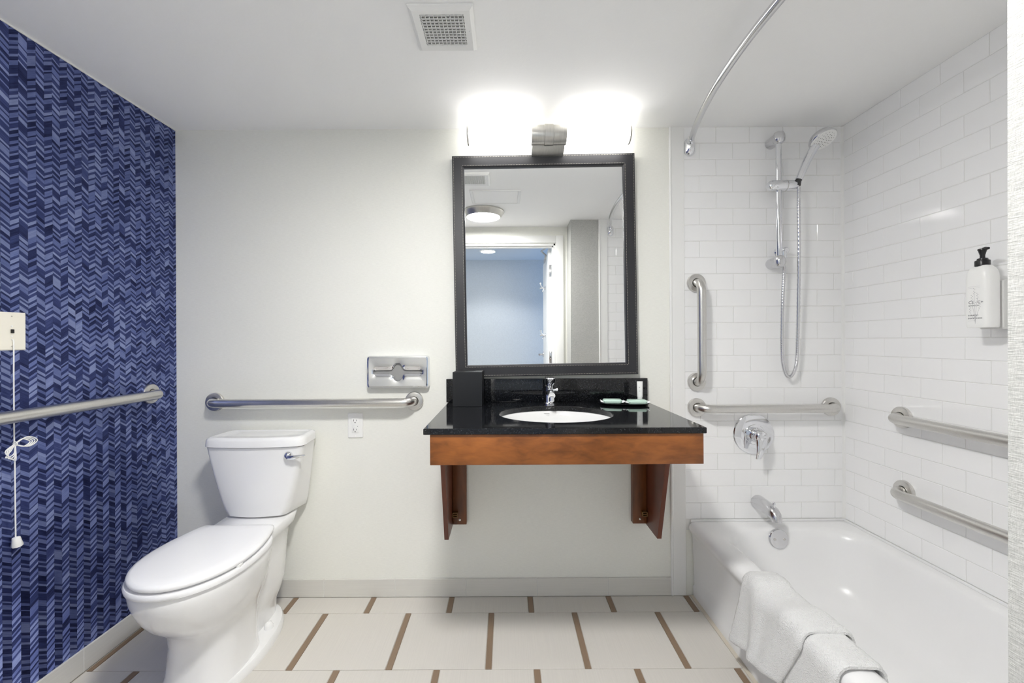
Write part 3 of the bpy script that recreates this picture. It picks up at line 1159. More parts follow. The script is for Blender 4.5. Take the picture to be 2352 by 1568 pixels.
def sup_rect(cx, cy, x0, x1, y0, y1, angs, z):
    out = []
    for a in angs:
        dx, dy = math.cos(a), math.sin(a)
        tx = ((x1 - cx) / dx if dx > 0 else (x0 - cx) / dx) if abs(dx) > 1e-9 else 1e9
        ty = ((y1 - cy) / dy if dy > 0 else (y0 - cy) / dy) if abs(dy) > 1e-9 else 1e9
        t_ = min(tx, ty)
        out.append((cx + dx * t_ - 0.1875, cy + dy * t_, z))
    return out


angs = [2 * PI * k / 96 for k in range(96)]
for xx in (VX0, VX1):
    for yy in (VY, -0.001):
        angs.append(math.atan2(yy - SY, xx - SX) % (2 * PI))
angs.sort()


def ell(a_, b_, z):
    # same angular directions as the rectangle
    out = []
    for a in angs:
        dx, dy = math.cos(a), math.sin(a)
        t_ = 1 / math.sqrt((dx / a_) ** 2 + (dy / b_) ** 2)
        out.append((SX + dx * t_ - 0.1875, SY + dy * t_, z))
    return out


e_ = 0.0015
b = bmesh.new()
loft(b, [
    ell(SA, SB, -0.020), ell(SA, SB, -e_), ell(SA + e_, SB + e_, 0),
    sup_rect(SX, SY, VX0 + e_, VX1 - e_, VY + e_, -0.001 - e_, angs, 0),
    sup_rect(SX, SY, VX0, VX1, VY, -0.001, angs, -e_),
    sup_rect(SX, SY, VX0, VX1, VY, -0.001, angs, -0.020 + e_),
    sup_rect(SX, SY, VX0 + e_, VX1 - e_, VY + e_, -0.001 - e_, angs, -0.020),
], closed=True)
obj('slab', b, 'granite', ct, 30)
obj('backsplash', box(bmesh.new(), VX0 - 0.1875 - 0.008, VX1 - 0.1875 + 0.006, -0.021, -0.001, 0.0005, 0.1065, 0.0015), 'granite', ct)

sk = thing('sink_basin', 'white oval undermount sink basin in the black countertop', 'sink', (SX, SY, VZ - 0.02))
N_ = 64


def el2(a_, b_, z, dy=0):
    return [(a_ * math.cos(2 * PI * k / N_), b_ * math.sin(2 * PI * k / N_) + dy, z) for k in range(N_)]


b = bmesh.new()
loft(b, [
    el2(SA + 0.02, SB + 0.02, -0.012), el2(SA + 0.02, SB + 0.02, -0.0008), el2(SA + 0.002, SB + 0.002, -0.0008), el2(SA - 0.003, SB - 0.003, -0.004),
    el2(SA - 0.008, SB - 0.008, -0.03), el2(SA - 0.022, SB - 0.022, -0.065), el2(SA - 0.055, SB - 0.05, -0.098),
    el2(SA - 0.11, SB - 0.09, -0.114), el2(0.03, 0.03, -0.120), el2(0.022, 0.022, -0.124),
    el2(0.03, 0.03, -0.132), el2(SA - 0.09, SB - 0.075, -0.125), el2(SA - 0.03, SB - 0.03, -0.10), el2(SA, SB, -0.05),
], closed=True)
obj('bowl', b, simple('sink_porcelain', S(222, 222, 221), 0.1), sk, 60)
obj('drain', lathe(bmesh.new(), [(0.0215, 0), (0.0215, 0.003), (0.016, 0.004), (0.014, 0.001)], (0, 0, -0.1235), (0, 0, 1), 24), 'chrome', sk)
text('maker_mark', 'AMERICAN', 0.0058, 'print', sk, (-0.020, 0.1790, -0.0135), (R(92), 0, 0), 'CENTER')
text('maker_mark', 'STANDARD', 0.0052, 'print', sk, (-0.020, 0.1785, -0.0225), (R(92), 0, 0), 'CENTER')

# faucet
fc = thing('faucet', 'small chrome single-lever faucet behind the sink', 'faucet', (0.190, -0.088, VZ))
b = bmesh.new()
lathe(b, [(0.026, 0), (0.026, 0.004), (0.022, 0.007), (0.0195, 0.012), (0.0195, 0.072), (0.0205, 0.080), (0.018, 0.084)], (0, 0, 0.0003), (0, 0, 1), 30)
obj('body', b, 'chrome', fc, 30)
b = bmesh.new()
tube(b, smoothpath([(0, -0.008, 0.050), (0, -0.045, 0.056), (0, -0.085, 0.056), (0, -0.108, 0.050)], 5), [0.015] * 15 + [0.0145], 18)
obj('spout', b, 'chrome', fc, 50)
obj('aerator', lathe(bmesh.new(), [(0.0115, 0), (0.0115, 0.016), (0.009, 0.018)], (0, -0.102, 0.043), (0, -0.15, -1), 18), 'chrome', fc)
b = bmesh.new()
loft(b, [rrect(-0.0185, 0.0185, -0.026, 0.02, 0.009, 0.0855), rrect(-0.020, 0.020, -0.040, 0.022, 0.010, 0.094),
         rrect(-0.0205, 0.0205, -0.062, 0.022, 0.012, 0.108), rrect(-0.0195, 0.0195, -0.070, 0.020, 0.012, 0.117), rrect(-0.016, 0.016, -0.066, 0.014, 0.010, 0.121)])
obj('lever', b, 'chrome', fc, 30)
b = bmesh.new()
lathe(b, [(0.006, 0), (0.006, 0.012), (0.008, 0.014), (0.008, 0.021), (0.004, 0.023)], (0.016, -0.008, 0.062), (1, -0.15, 0.1), 14)
obj('side_knob', b, 'chrome', fc)

# wooden apron on two bracket panels
vs_ = thing('vanity_support', 'cherry-stained wooden apron and brackets under the black countertop', 'vanity base', (0.1925, 0, 0.335))
cx = 0.1925
AZ0, AZ1 = 0.777, 0.8755
b = bmesh.new()
box(b, -0.246 - cx, 0.634 - cx, VY + 0.006, VY + 0.026, AZ0 - .335, AZ1 - .335, 0.0015)
obj('apron', b, 'wood', vs_)
for x0 in (-0.246, 0.614):
    obj('apron_side', box(bmesh.new(), x0 - cx, x0 + 0.02 - cx, VY + 0.0262, -0.002, AZ0 - .335, AZ1 - .335, 0.001), 'wood_red', vs_)
for side, x0 in ((-1, -0.265), (1, 0.636)):
    poly = [(x0 - cx, -0.0015, 0.0), (x0 - cx, -0.166, 0.0), (x0 - cx, -0.292, AZ0 - .335), (x0 - cx, -0.318, AZ1 - .338), (x0 - cx, -0.0015, AZ1 - .338)]
    if side == -1:
        pass
    bp_ = obj('bracket_panel', prism(bmesh.new(), poly, (0.0185, 0, 0), 0.0012), 'wood_red', vs_, 25, label='tapered reddish wooden bracket panel')
    xi = x0 + 0.0195 if side == -1 else x0 - 0.063
    obj('wall_cleat', box(bmesh.new(), xi - cx, xi + 0.0625 - cx, -0.034, -0.0015, 0.008, AZ1 - .338, 0.0015), 'wood_cleat', vs_)
    # corner brace and screw
    xb = xi if side == -1 else xi + 0.0625
    b = bmesh.new()
    s_ = 1 if side == -1 else -1
    for (dx0, dx1, dz0, dz1) in ((0, 0.024, 0, 0.003), (0, 0.024, 0.019, 0.022), (0, 0.0035, 0, 0.022), (0.0205, 0.024, 0, 0.022), (0, 0.024, 0.0095, 0.0125)):
        xa, xc = sorted((xb + s_ * dx0 - cx, xb + s_ * dx1 - cx))
        box(b, xa, xc, -0.050, -0.0345, 0.045 + dz0, 0.045 + dz1, 0.0005, 1)
    obj('corner_brace', b, 'bracket_metal', vs_)
    obj('screw', lathe(bmesh.new(), [(0.006, 0), (0.005, 0.003), (0.002, 0.004)], (xi + 0.032 - cx, -0.0338, 0.030), (0, -1, 0), 12), 'nickel', vs_)

# tissue box cover
tc_ = thing('tissue_box', 'black square tissue box cover on the left of the countertop', 'tissue box', (-0.164, -0.0925, VZ + 0.0003), (0, 0, R(-1.5)))
b = bmesh.new()
hx = 0.0625
o_ = [(-hx, -hx), (hx, -hx), (hx, hx), (-hx, hx)]


def circ_sq(r):
    # 32-point ring: square boundary sampled to match circle angles
    out = []
    for k in range(32):
        a = 2 * PI * k / 32 + PI / 4
        dx, dy = math.cos(a), math.sin(a)
        t_ = hx / max(abs(dx), abs(dy))
        out.append((dx, dy, t_))
    return out


cs_ = circ_sq(1)
H_ = 0.148
ring = lambda f, z: [(dx * (t_ * f), dy * (t_ * f), z) for dx, dy, t_ in cs_]
cir = lambda r, ry, z: [(dx * r, dy * ry, z) for dx, dy, t_ in cs_]
loft(b, [cir(0.034, 0.02, H_ - 0.006), cir(0.034, 0.02, H_ - 0.0008), cir(0.035, 0.021, H_), ring(0.975, H_), ring(1.0, H_ - 0.002), ring(1.0, 0.001), ring(0.985, 0.0), ring(0.93, 0.0), ring(0.93, H_ - 0.006)], closed=True)
obj('box_cover', b, 'black_box', tc_, 30)
obj('tissues', box(bmesh.new(), -0.055, 0.055, -0.055, 0.055, 0.001, H_ - 0.02, 0.002), 'black_plastic', tc_)

# dish with wrapped soaps and a little tube
ds = thing('soap_dish', 'flat black oval dish on the right of the countertop', 'dish', (0.513, -0.118, VZ + 0.0003), (0, 0, R(-7)))
b = bmesh.new()
el3 = lambda a_, c_, z: [(a_ * math.copysign(abs(math.cos(2 * PI * k / 40)) ** .8, math.cos(2 * PI * k / 40)), c_ * math.copysign(abs(math.sin(2 * PI * k / 40)) ** .8, math.sin(2 * PI * k / 40)), z) for k in range(40)]
loft(b, [el3(0.085, 0.040, 0), el3(0.097, 0.050, 0.004), el3(0.105, 0.057, 0.008), el3(0.104, 0.056, 0.0095), el3(0.094, 0.048, 0.006), el3(0.082, 0.040, 0.0045)])
obj('dish_body', b, 'granite', ds, 50)


def soap(x, y, z, rot, label):
    s = thing('wrapped_soap', label, 'soap', (x, y, z), (R(0), R(0), rot), group='wrapped soaps on the black dish')
    b = bmesh.new()
    loft(b, [rrect(-0.033, 0.033, -0.021, 0.021, 0.006, 0.0), rrect(-0.038, 0.038, -0.025, 0.025, 0.008, 0.003), rrect(-0.040, 0.040, -0.026, 0.026, 0.008, 0.013), rrect(-0.036, 0.036, -0.022, 0.022, 0.008, 0.0175)])
    obj('wrapper', b, 'mint', s, 50)
    for sx in (-1, 1):
        b = bmesh.new()
        n = 9
        top, bot = [], []
        for k in range(n):
            yy = -0.021 + 0.042 * k / (n - 1)
            zz = 0.0055 + 0.002 * math.sin(k * 2.4)
            top.append([(sx * 0.0365, yy, zz), (sx * 0.050, yy * 1.12, zz + 0.004 + 0.0035 * math.sin(k * 1.9)), (sx * 0.050, yy * 1.12, zz + 0.0028 + 0.0035 * math.sin(k * 1.9)), (sx * 0.0365, yy, zz - 0.0012)])
        loft(b, top)
        obj('wrapper_end', b, 'wrap_white', s, label='crimped white wrapper end')
    return s


soap(0.462, -0.113, VZ + 0.0065, R(-9), 'mint wrapped soap on the left half of the black dish')
soap(0.562, -0.136, VZ + 0.0065, R(-4), 'mint wrapped soap on the right half of the dish, by the tube')

lt = thing('lotion_tube', 'small white tube standing upright behind the wrapped soaps', 'tube', (0.591, -0.085, VZ + 0.0085))
b = bmesh.new()
rx, ry = 0.0115, 0.0085
el4 = lambda a_, c_, z: [(a_ * math.cos(2 * PI * k / 28), c_ * math.sin(2 * PI * k / 28), z) for k in range(28)]
loft(b, [el4(0.010, 0.010, 0.0), el4(0.0105, 0.0105, 0.002), el4(0.0105, 0.0105, 0.018), el4(0.009, 0.009, 0.0185)])
obj('cap', b, 'plastic', lt)
b = bmesh.new()
loft(b, [el4(0.0105, 0.0105, 0.0185), el4(0.0118, 0.0108, 0.022), el4(0.0122, 0.009, 0.05), el4(0.0126, 0.005, 0.075), el4(0.0128, 0.0012, 0.086), el4(0.0128, 0.0012, 0.0895)])
obj('body', b, 'plastic', lt)
for z_, s_ in ((0.062, 'CE'), (0.046, 'C+'), (0.034, '..')):
    text('lettering', s_, 0.005, 'print', lt, (-0.007, -0.0103 + (z_ - 0.034) * 0.08, z_), (R(90), 0, 0))

# ------------------------------------------------------------------ framed mirror (hung slightly crooked)
mi = thing('wall_mirror', 'large wall mirror in a stitched black leather frame above the sink', 'mirror', (0.1805, 0, 1.520), (0, R(-0.72), 0))
MW, MH, FW = 0.416, 0.5035, 0.0535
rc = lambda hx_, hz_, y: [(-hx_, y, -hz_), (hx_, y, -hz_), (hx_, y, hz_), (-hx_, y, hz_)]
b = bmesh.new()
loft(b, [rc(MW, MH, -0.001), rc(MW, MH, -0.028), rc(MW - 0.002, MH - 0.002, -0.031), rc(MW - FW + 0.006, MH - FW + 0.006, -0.030),
         rc(MW - FW + 0.003, MH - FW + 0.003, -0.026), rc(MW - FW, MH - FW, -0.0245), rc(MW - FW, MH - FW, -0.015), rc(MW - FW, MH - FW, -0.001)], closed=True)
obj('frame', b, 'leather', mi, 20)
obj('mirror_glass', box(bmesh.new(), -MW + FW - 0.001, MW - FW + 0.001, -0.016, -0.004, -MH + FW - 0.001, MH - FW + 0.001), 'mirror', mi, smooth=False)
b = bmesh.new()
for ins in (0.0065, FW - 0.009):
    hx_, hz_ = MW - ins, MH - ins
    yy = -0.0314 if ins < 0.01 else -0.0305
    p_ = 0.0072
    for sgn in (-1, 1):
        n = int(2 * hx_ / p_)
        for k in range(n):
            x = -hx_ + p_ * (k + .5)
            box(b, x - 0.0019, x + 0.0019, yy, yy + 0.0015, sgn * hz_ - 0.0007, sgn * hz_ + 0.0007)
        n = int(2 * hz_ / p_)
        for k in range(n):
            z = -hz_ + p_ * (k + .5)
            box(b, sgn * hx_ - 0.0007, sgn * hx_ + 0.0007, yy, yy + 0.0015, z - 0.0019, z + 0.0019)
st_ = obj('stitching', b, 'stitch', mi, smooth=False)
st_['kind'] = 'stuff'

# ------------------------------------------------------------------ vanity light
LZ, LY, LX = 2.077, -0.100, 0.192
vl = thing('vanity_light', 'two-tube vanity light with brushed nickel centre above the mirror', 'light', (LX, 0, LZ), (0, R(-0.15), 0))
obj('backplate', box(bmesh.new(), -0.114, 0.114, -0.016, -0.001, -0.073, 0.046, 0.003), 'nickel', vl)
b = bmesh.new()
loft(b, [[(-0.072, -0.016, -0.068), (0.072, -0.016, -0.068), (0.072, -0.016, 0.02), (-0.072, -0.016, 0.02)],
         [(-0.072, -0.075, -0.05), (0.072, -0.075, -0.05), (0.072, -0.075, 0.02), (-0.072, -0.075, 0.02)],
         [(-0.070, -0.105, -0.036), (0.070, -0.105, -0.036), (0.070, -0.105, 0.0), (-0.070, -0.105, 0.0)]])
obj('arm', b, 'nickel', vl, 20)
r_ = 0.0415
obj('centre_sleeve', lathe(bmesh.new(), [(0.030, 0), (r_, 0.0), (r_ + 0.0005, 0.002), (r_ + 0.0005, 0.056), (r_, 0.0565), (r_ + 0.003, 0.0575), (r_ + 0.003, 0.0945), (r_, 0.0955), (r_ + 0.0005, 0.096), (r_ + 0.0005, 0.150), (r_, 0.152), (0.03, 0.152)], (-0.076, LY, 0), (1, 0, 0), 44), 'nickel', vl, 20)
for sx in (-1, 1):
    obj('tube_shade', lathe(bmesh.new(), [(0.0395, 0.0), (0.0395, 0.272)], (sx * 0.0765, LY, 0), (sx, 0, 0), 40), 'tube', vl, 40)
    obj('end_cap', lathe(bmesh.new(), [(0.0405, 0), (0.0412, 0.001), (0.0412, 0.005), (0.038, 0.0075), (0.02, 0.009)], (sx * 0.3487, LY, 0), (sx, 0, 0), 40), 'nickel', vl, 30)

# ------------------------------------------------------------------ recessed chrome tissue dispenser
td = thing('tissue_dispenser', 'polished chrome facial tissue dispenser set in the wall above the grab bar', 'dispenser', (-0.493, 0, 1.037))
b = bmesh.new()
rz = lambda hx_, hz_, y, r: [(x, y, z) for x, z, _ in rrect(-hx_, hx_, -hz_, hz_, r, 0, 6)]
loft(b, [rz(0.141, 0.0735, -0.0008, 0.012), rz(0.141, 0.0735, -0.026, 0.012), rz(0.138, 0.0705, -0.033, 0.012), rz(0.133, 0.0655, -0.034, 0.010)], True, False)
# plate with a shaped opening: ring between outer outline and slot outline
N2 = 80


def outline(k):
    """slot with rounded ends and a petal above and below its middle"""
    h_ = N2 // 2
    sg = 1 if k < h_ else -1
    t_ = (k % h_ + 0.5) / h_
    x = sg * 0.112 * (1 - 2 * t_)
    z = 0.0085 * (max(0.0, 1 - (abs(x) / 0.114) ** 14)) ** 0.5 + 0.030 * math.exp(-(abs(x) / 0.0205) ** 3)
    return (x, sg * z)


def outer(k):
    h_ = N2 // 2
    sg = 1 if k < h_ else -1
    t_ = (k % h_ + 0.5) / h_
    hx_, hz_ = 0.133, 0.0655
    if t_ < 0.08:
        p = (hx_, hz_ * t_ / 0.08)
    elif t_ > 0.92:
        p = (-hx_, hz_ * (1 - t_) / 0.08)
    else:
        p = (hx_ * (1 - 2 * (t_ - 0.08) / 0.84), hz_)
    return (sg * p[0], sg * p[1])


fl = []
fl.append([(outer(k)[0], -0.034, outer(k)[1]) for k in range(N2)])
fl.append([(outer(k)[0] * 0.985, -0.0355, outer(k)[1] * 0.97) for k in range(N2)])
for f_, y_ in ((0.5, -0.0345), (0.15, -0.032), (0.0, -0.026)):
    fl.append([(outer(k)[0] * f_ + outline(k)[0] * (1 - f_), y_, outer(k)[1] * f_ + outline(k)[1] * (1 - f_)) for k in range(N2)])
fl.append([(outline(k)[0], -0.021, outline(k)[1]) for k in range(N2)])
loft(b, fl, False, False)
obj('cover', b, 'chrome', td, 35)
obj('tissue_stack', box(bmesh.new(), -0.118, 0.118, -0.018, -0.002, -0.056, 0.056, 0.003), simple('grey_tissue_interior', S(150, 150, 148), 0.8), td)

# ------------------------------------------------------------------ GFCI outlet
ou = thing('electrical_outlet', 'white two-socket electrical outlet on the wall between toilet and vanity', 'outlet', (-0.696, 0, 0.790))
b = bmesh.new()
loft(b, [rz(0.0348, 0.0568, -0.0005, 0.003), rz(0.0348, 0.0568, -0.003, 0.003), rz(0.0325, 0.0545, -0.0058, 0.003), rz(0.0175, 0.0345, -0.0062, 0.002)])
obj('cover_plate', b, 'plastic', ou, 30)
rcp = obj('receptacle', box(bmesh.new(), -0.0162, 0.0162, -0.0082, -0.0055, -0.0335, 0.0335, 0.001), 'plastic', ou)
for zc in (0.021, -0.021):
    for dx, hz_ in ((-0.0065, 0.0045), (0.0065, 0.0036)):
        obj('slot', box(bmesh.new(), dx - 0.0009, dx + 0.0009, -0.0086, -0.0080, zc + 0.003 - hz_, zc + 0.003 + hz_), 'slot', rcp, smooth=False)
    obj('slot', lathe(bmesh.new(), [(0.0024, 0), (0.0022, 0.0004)], (0, -0.0081, zc - 0.0075), (0, -1, 0), 12), 'slot', rcp)
for zc in (0.0045, -0.0045):
    obj('button', box(bmesh.new(), -0.011, 0.004, -0.0092, -0.0081, zc - 0.0034, zc + 0.0034, 0.0006), 'plastic', rcp)
obj('indicator', lathe(bmesh.new(), [(0.0014, 0), (0.001, 0.0006)], (0.0115, -0.0081, -0.004), (0, -1, 0), 10), 'slot', rcp)
for z in (0.048, -0.048):
    obj('screw', lathe(bmesh.new(), [(0.003, 0), (0.0024, 0.001)], (0, -0.0057, z), (0, -1, 0), 12), 'plastic', ou)

# ------------------------------------------------------------------ emergency pull switch
es = thing('emergency_pull_switch', 'ivory emergency switch plate with white pull cord on the navy wall', 'switch', (XL, -0.664, 1.213))
b = bmesh.new()
rx_ = lambda hy_, hz_, x, r: [(x, y, z) for y, z, _ in rrect(-hy_, hy_, -hz_, hz_, r, 0, 4)]
loft(b, [rx_(0.0395, 0.0585, 0.0005, 0.002), rx_(0.0395, 0.0585, 0.006, 0.002), rx_(0.0365, 0.0555, 0.0085, 0.002)])
obj('switch_plate', b, 'ivory', es, 30)
for z, r, m_ in ((0.046, 0.0022, 'nickel'), (0.0155, 0.0026, 'plastic'), (-0.0155, 0.0026, 'plastic'), (-0.046, 0.0022, 'nickel')):
    obj('screw', lathe(bmesh.new(), [(r, 0), (r * .8, 0.0012)], (0.0084, 0.0, z), (1, 0, 0), 12), m_, es)
obj('toggle', box(bmesh.new(), 0.008, 0.0135, -0.0034, 0.0034, -0.006, 0.006, 0.001), 'black_plastic', es)
cz = -0.026
cord = [(0.0085, 0, cz), (0.0125, 0, cz - 0.001), (0.014, 0, cz - 0.02), (0.0135, 0.0, -0.15), (0.0135, 0.0005, -0.33), (0.014, 0.001, -0.36), (0.0135, 0.002, -0.50), (0.0135, 0.003, -0.636)]
obj('pull_cord', tube(bmesh.new(), smoothpath(cord, 4), 0.0018, 8), 'plastic', es, 60)
b = bmesh.new()
g = random.Random(4)
kz = -0.345
for k in range(4):
    L_ = 0.030 + 0.007 * k
    sp_ = 0.006 + 0.003 * k
    tube(b, smoothpath([(0.016, 0, kz), (0.018 + k * 0.0012, L_ * 0.6, kz + 0.008 + sp_ * .5), (0.018, L_ + 0.010, kz - 0.002), (0.019, L_ * 0.7, kz - 0.010 - sp_ * .4), (0.016, 0.001, kz - 0.003)], 6), 0.0016, 7)
    tube(b, smoothpath([(0.016, 0, kz), (0.018 + k * 0.0012, -0.012 - 0.006 * k, kz - 0.018), (0.018, -0.026 + 0.007 * k, kz - 0.036 - 0.004 * k), (0.019, -0.006 + 0.002 * k, kz - 0.030 - 0.005 * k), (0.016, 0.001, kz - 0.004)], 6), 0.0016, 7)
tube(b, [(0.016 + 0.006 * math.cos(a), 0.001, kz + 0.006 * math.sin(a)) for a in [2 * PI * i / 12 for i in range(13)]], 0.0018, 7)
obj('cord_knot', b, 'plastic', es, 60)
b = bmesh.new()
lathe(b, [(0.004, 0.0), (0.0095, 0.002), (0.011, 0.012), (0.0135, 0.026), (0.0125, 0.030), (0.004, 0.032)], (0.0145, 0.003, -0.632), (0.0, 0.12, -1), 8)
obj('pull_knob', b, 'plastic', es, 50)

# ------------------------------------------------------------------ shower curtain rod
sr = thing('shower_curtain_rod', 'curved chrome shower curtain rod bowing out over the tub', 'curtain rod', (0.85, 0, 2.07))
rod = []
for k in range(41):
    y = -0.020 + (-1.504 + 0.020) * k / 40
    x = -0.115 * (1 - ((y + 0.762) / 0.742) ** 2)
    rod.append((x, y, 0.012))
obj('rod', tube(bmesh.new(), rod, 0.0125, 20), 'satin_chrome', sr, 60)
for y0, sg in ((-0.0065, -1), (YT + 0.0065, 1)):
    b = bmesh.new()
    loft(b, [[(x, y0 + sg * d_, z - 0.008) for x, z, _ in rrect(-a_, a_, -c_, c_, a_ * .9, 0, 6)] for a_, c_, d_ in ((0.024, 0.042, 0.0), (0.024, 0.042, 0.007), (0.021, 0.038, 0.013), (0.014, 0.026, 0.026), (0.008, 0.014, 0.032))])
    tube(b, [(0.002, y0 + sg * 0.008, 0.006), (-0.012, y0 + sg * 0.045, 0.012)], [0.018, 0.0155], 18)
    obj('rod_flange', b, 'chrome', sr, 35)

# ------------------------------------------------------------------ shower: slide rail, hand shower, outlet
RX, RY = 1.222, -0.066
sl_ = thing('shower_slide_rail', 'vertical chrome shower slide rail on the tiled end wall', 'shower rail', (RX, -0.006, 1.50))
ry_ = RY + 0.006
obj('rail', tube(bmesh.new(), [(0, ry_, 0.02), (0, ry_, 0.57)], 0.0118, 22), 'chrome', sl_)
for z, up in ((0.575, 1), (0.022, -1)):
    b = bmesh.new()
    tube(b, smoothpath([(0, 0.0, z), (0, ry_ * 0.6, z), (0, ry_ - 0.002, z)], 4), 0.0245, 24)
    lathe(b, [(0.010, 0.026), (0.018, 0.022), (0.0235, 0.010), (0.0245, -0.004), (0.0235, -0.016), (0.016, -0.026), (0.010, -0.028)], (0, ry_ - 0.004, z), (0, 0, up), 26)
    obj('rail_bracket', b, 'satin_chrome', sl_, 40)
zs = 1.862 - 1.50
b = bmesh.new()
lathe(b, [(0.004, -0.050), (0.014, -0.049), (0.0205, -0.042), (0.0235, -0.030), (0.024, 0.0), (0.0235, 0.028), (0.0225, 0.028), (0.0225, 0.031), (0.0235, 0.031), (0.0235, 0.055), (0.021, 0.074), (0.013, 0.086), (0.004, 0.089)], (0, ry_ - 0.002, zs), (1, -0.02, 0.02), 28)
obj('slider', b, 'chrome', sl_, 40)
obj('slider_seam', lathe(bmesh.new(), [(0.0228, 0.0282), (0.0242, 0.0285), (0.0242, 0.0305), (0.0228, 0.0308)], (0, ry_ - 0.002, zs), (1, -0.02, 0.02), 28), 'nickel', sl_)

hs = thing('hand_shower', 'chrome hand shower with white face and long coiled hose', 'hand shower', (1.298, RY - 0.004, 1.862))
b = bmesh.new()
tube(b, smoothpath([(0.002, -0.014, 0.020), (0.015, -0.018, 0.055), (0.032, -0.024, 0.100), (0.050, -0.031, 0.140), (0.060, -0.036, 0.160)], 5),
     [0.0140 + 0.0045 * (i / 20) for i in range(21)], 20)
obj('handle', b, 'chrome', hs, 60)
obj('collar', lathe(bmesh.new(), [(0.0105, -0.022), (0.0105, 0.0), (0.0128, 0.001), (0.0128, 0.004), (0.010, 0.005)], (0.0015, -0.0135, 0.016), (0.15, 0, 1), 18), 'rubber', hs)
hc = Vector((0.082, -0.048, 0.184))
fn = Vector((0.165, -0.47, -0.867)).normalized()
obj('head', lathe(bmesh.new(), [(0.012, -0.030), (0.030, -0.026), (0.046, -0.016), (0.0535, -0.004), (0.0545, 0.004), (0.052, 0.009)], hc, fn, 40), 'satin_chrome', hs, 40)
face = obj('spray_face', lathe(bmesh.new(), [(0.0518, 0.0078), (0.0505, 0.0105), (0.035, 0.0125), (0.012, 0.0135)], hc, fn, 40), 'plastic', hs, 40)
s_, u_ = frame_of(fn)
for ring_r, cnt in ((0.010, 6), (0.020, 10), (0.030, 14), (0.040, 18)):
    b = bmesh.new()
    for k in range(cnt):
        a = 2 * PI * (k + 0.5 * (cnt % 4 == 2)) / cnt
        q = hc + fn * (0.0136 - 0.0035 * (ring_r / 0.05) ** 2) + (s_ * math.cos(a) + u_ * math.sin(a)) * ring_r
        lathe(b, [(0.0019, -0.001), (0.0017, 0.0005)], q, fn, 7)
    obj('nozzles', b, 'rubber', face)
# hose: from slider straight down, a loop, then up to the outlet elbow
hose = [(0.002, -0.012, -0.012), (0.002, -0.012, -0.10), (0.004, -0.010, -0.28), (0.010, 0.004, -0.50), (0.014, 0.018, -0.70), (0.012, 0.022, -0.79), (0.0, 0.026, -0.838), (-0.018, 0.027, -0.856), (-0.036, 0.026, -0.838), (-0.050, 0.024, -0.78), (-0.054, 0.022, -0.68), (-0.052, 0.018, -0.52), (-0.048, 0.015, -0.40), (-0.047, 0.013, -0.352)]
hp = smoothpath(hose, 44)
rr_ = [0.0072 if (i // 2) % 2 == 0 else 0.0064 for i in range(len(hp))]
obj('hose', tube(bmesh.new(), hp, rr_, 12), 'satin_chrome', hs, 60)

so = thing('shower_outlet_elbow', 'chrome wall elbow where the shower hose connects', 'pipe fitting', (1.2625, -0.006, 1.565))
b = bmesh.new()
lathe(b, [(0.026, 0), (0.026, 0.004), (0.022, 0.008), (0.017, 0.014), (0.0165, 0.035), (0.0155, 0.046), (0.009, 0.053)], (0, 0, 0.012), (0, -1, 0), 26)
obj('elbow', b, 'chrome', so, 40)
b = bmesh.new()
lathe(b, [(0.013, 0), (0.013, 0.018), (0.0145, 0.019), (0.0145, 0.028), (0.0125, 0.030), (0.0125, 0.046), (0.009, 0.050), (0.009, 0.066)], (-0.011, -0.0442 - 0.0, 0.006), (0, 0, -1), 20)
obj('hose_nut', b, 'chrome', so, 30)

# shower valve
sv = thing('shower_valve', 'round chrome shower valve plate with a lever below the grab bar', 'valve', (1.137, -0.006, 0.742))
obj('escutcheon', lathe(bmesh.new(), [(0.093, 0), (0.093, 0.003), (0.090, 0.008), (0.078, 0.0115), (0.060, 0.0135), (0.046, 0.0142), (0.044, 0.016), (0.030, 0.0165)], (0, 0, 0), (0, -1, 0), 56), 'chrome', sv, 25)
obj('valve_sleeve', lathe(bmesh.new(), [(0.034, 0.015), (0.034, 0.030), (0.031, 0.034), (0.026, 0.035), (0.026, 0.046)], (0, 0, 0), (0, -1, 0), 32), 'chrome', sv, 25)
b = bmesh.new()
lathe(b, [(0.025, 0.044), (0.0285, 0.046), (0.030, 0.058), (0.027, 0.070), (0.016, 0.078), (0.003, 0.080)], (0, 0, 0), (0, -1, 0), 30)
lv = []
for k in range(9):
    t_ = k / 8
    c_ = Vector((0.002 - 0.020 * t_, -0.062 - 0.012 * math.sin(t_ * 2.4), -0.004 - 0.092 * t_))
    w_ = 0.028 * (1 - 0.58 * t_)
    h_ = 0.015 * (1 - 0.55 * t_)
    lv.append([c_ + Vector((w_ * math.cos(2 * PI * i / 20), h_ * math.sin(2 * PI * i / 20), 0)) for i in range(20)])
loft(b, lv)
obj('lever', b, 'chrome', sv, 50)

# tub spout
sp_ = thing('tub_spout', 'chrome tub spout with a diverter knob on the tiles above the tub', 'spout', (1.155, -0.006, 0.430))
b = bmesh.new()
prof = [((0, 0.0, 0), 0.031), ((0, -0.006, 0), 0.0315), ((0, -0.05, 0.0), 0.030), ((0, -0.09, -0.001), 0.0275), ((0, -0.115, -0.004), 0.026), ((0, -0.131, -0.012), 0.024), ((0, -0.139, -0.024), 0.0215), ((0, -0.1415, -0.036), 0.019)]
tube(b, [p for p, _ in prof], [r for _, r in prof], 28)
obj('spout_body', b, 'satin_chrome', sp_, 60)
b = bmesh.new()
lathe(b, [(0.003, 0), (0.003, 0.010), (0.0065, 0.012), (0.007, 0.018), (0.0045, 0.024), (0.001, 0.026)], (0, -0.122, 0.018), (0, 0, 1), 14)
obj('diverter_knob', b, 'chrome', sp_, 40)

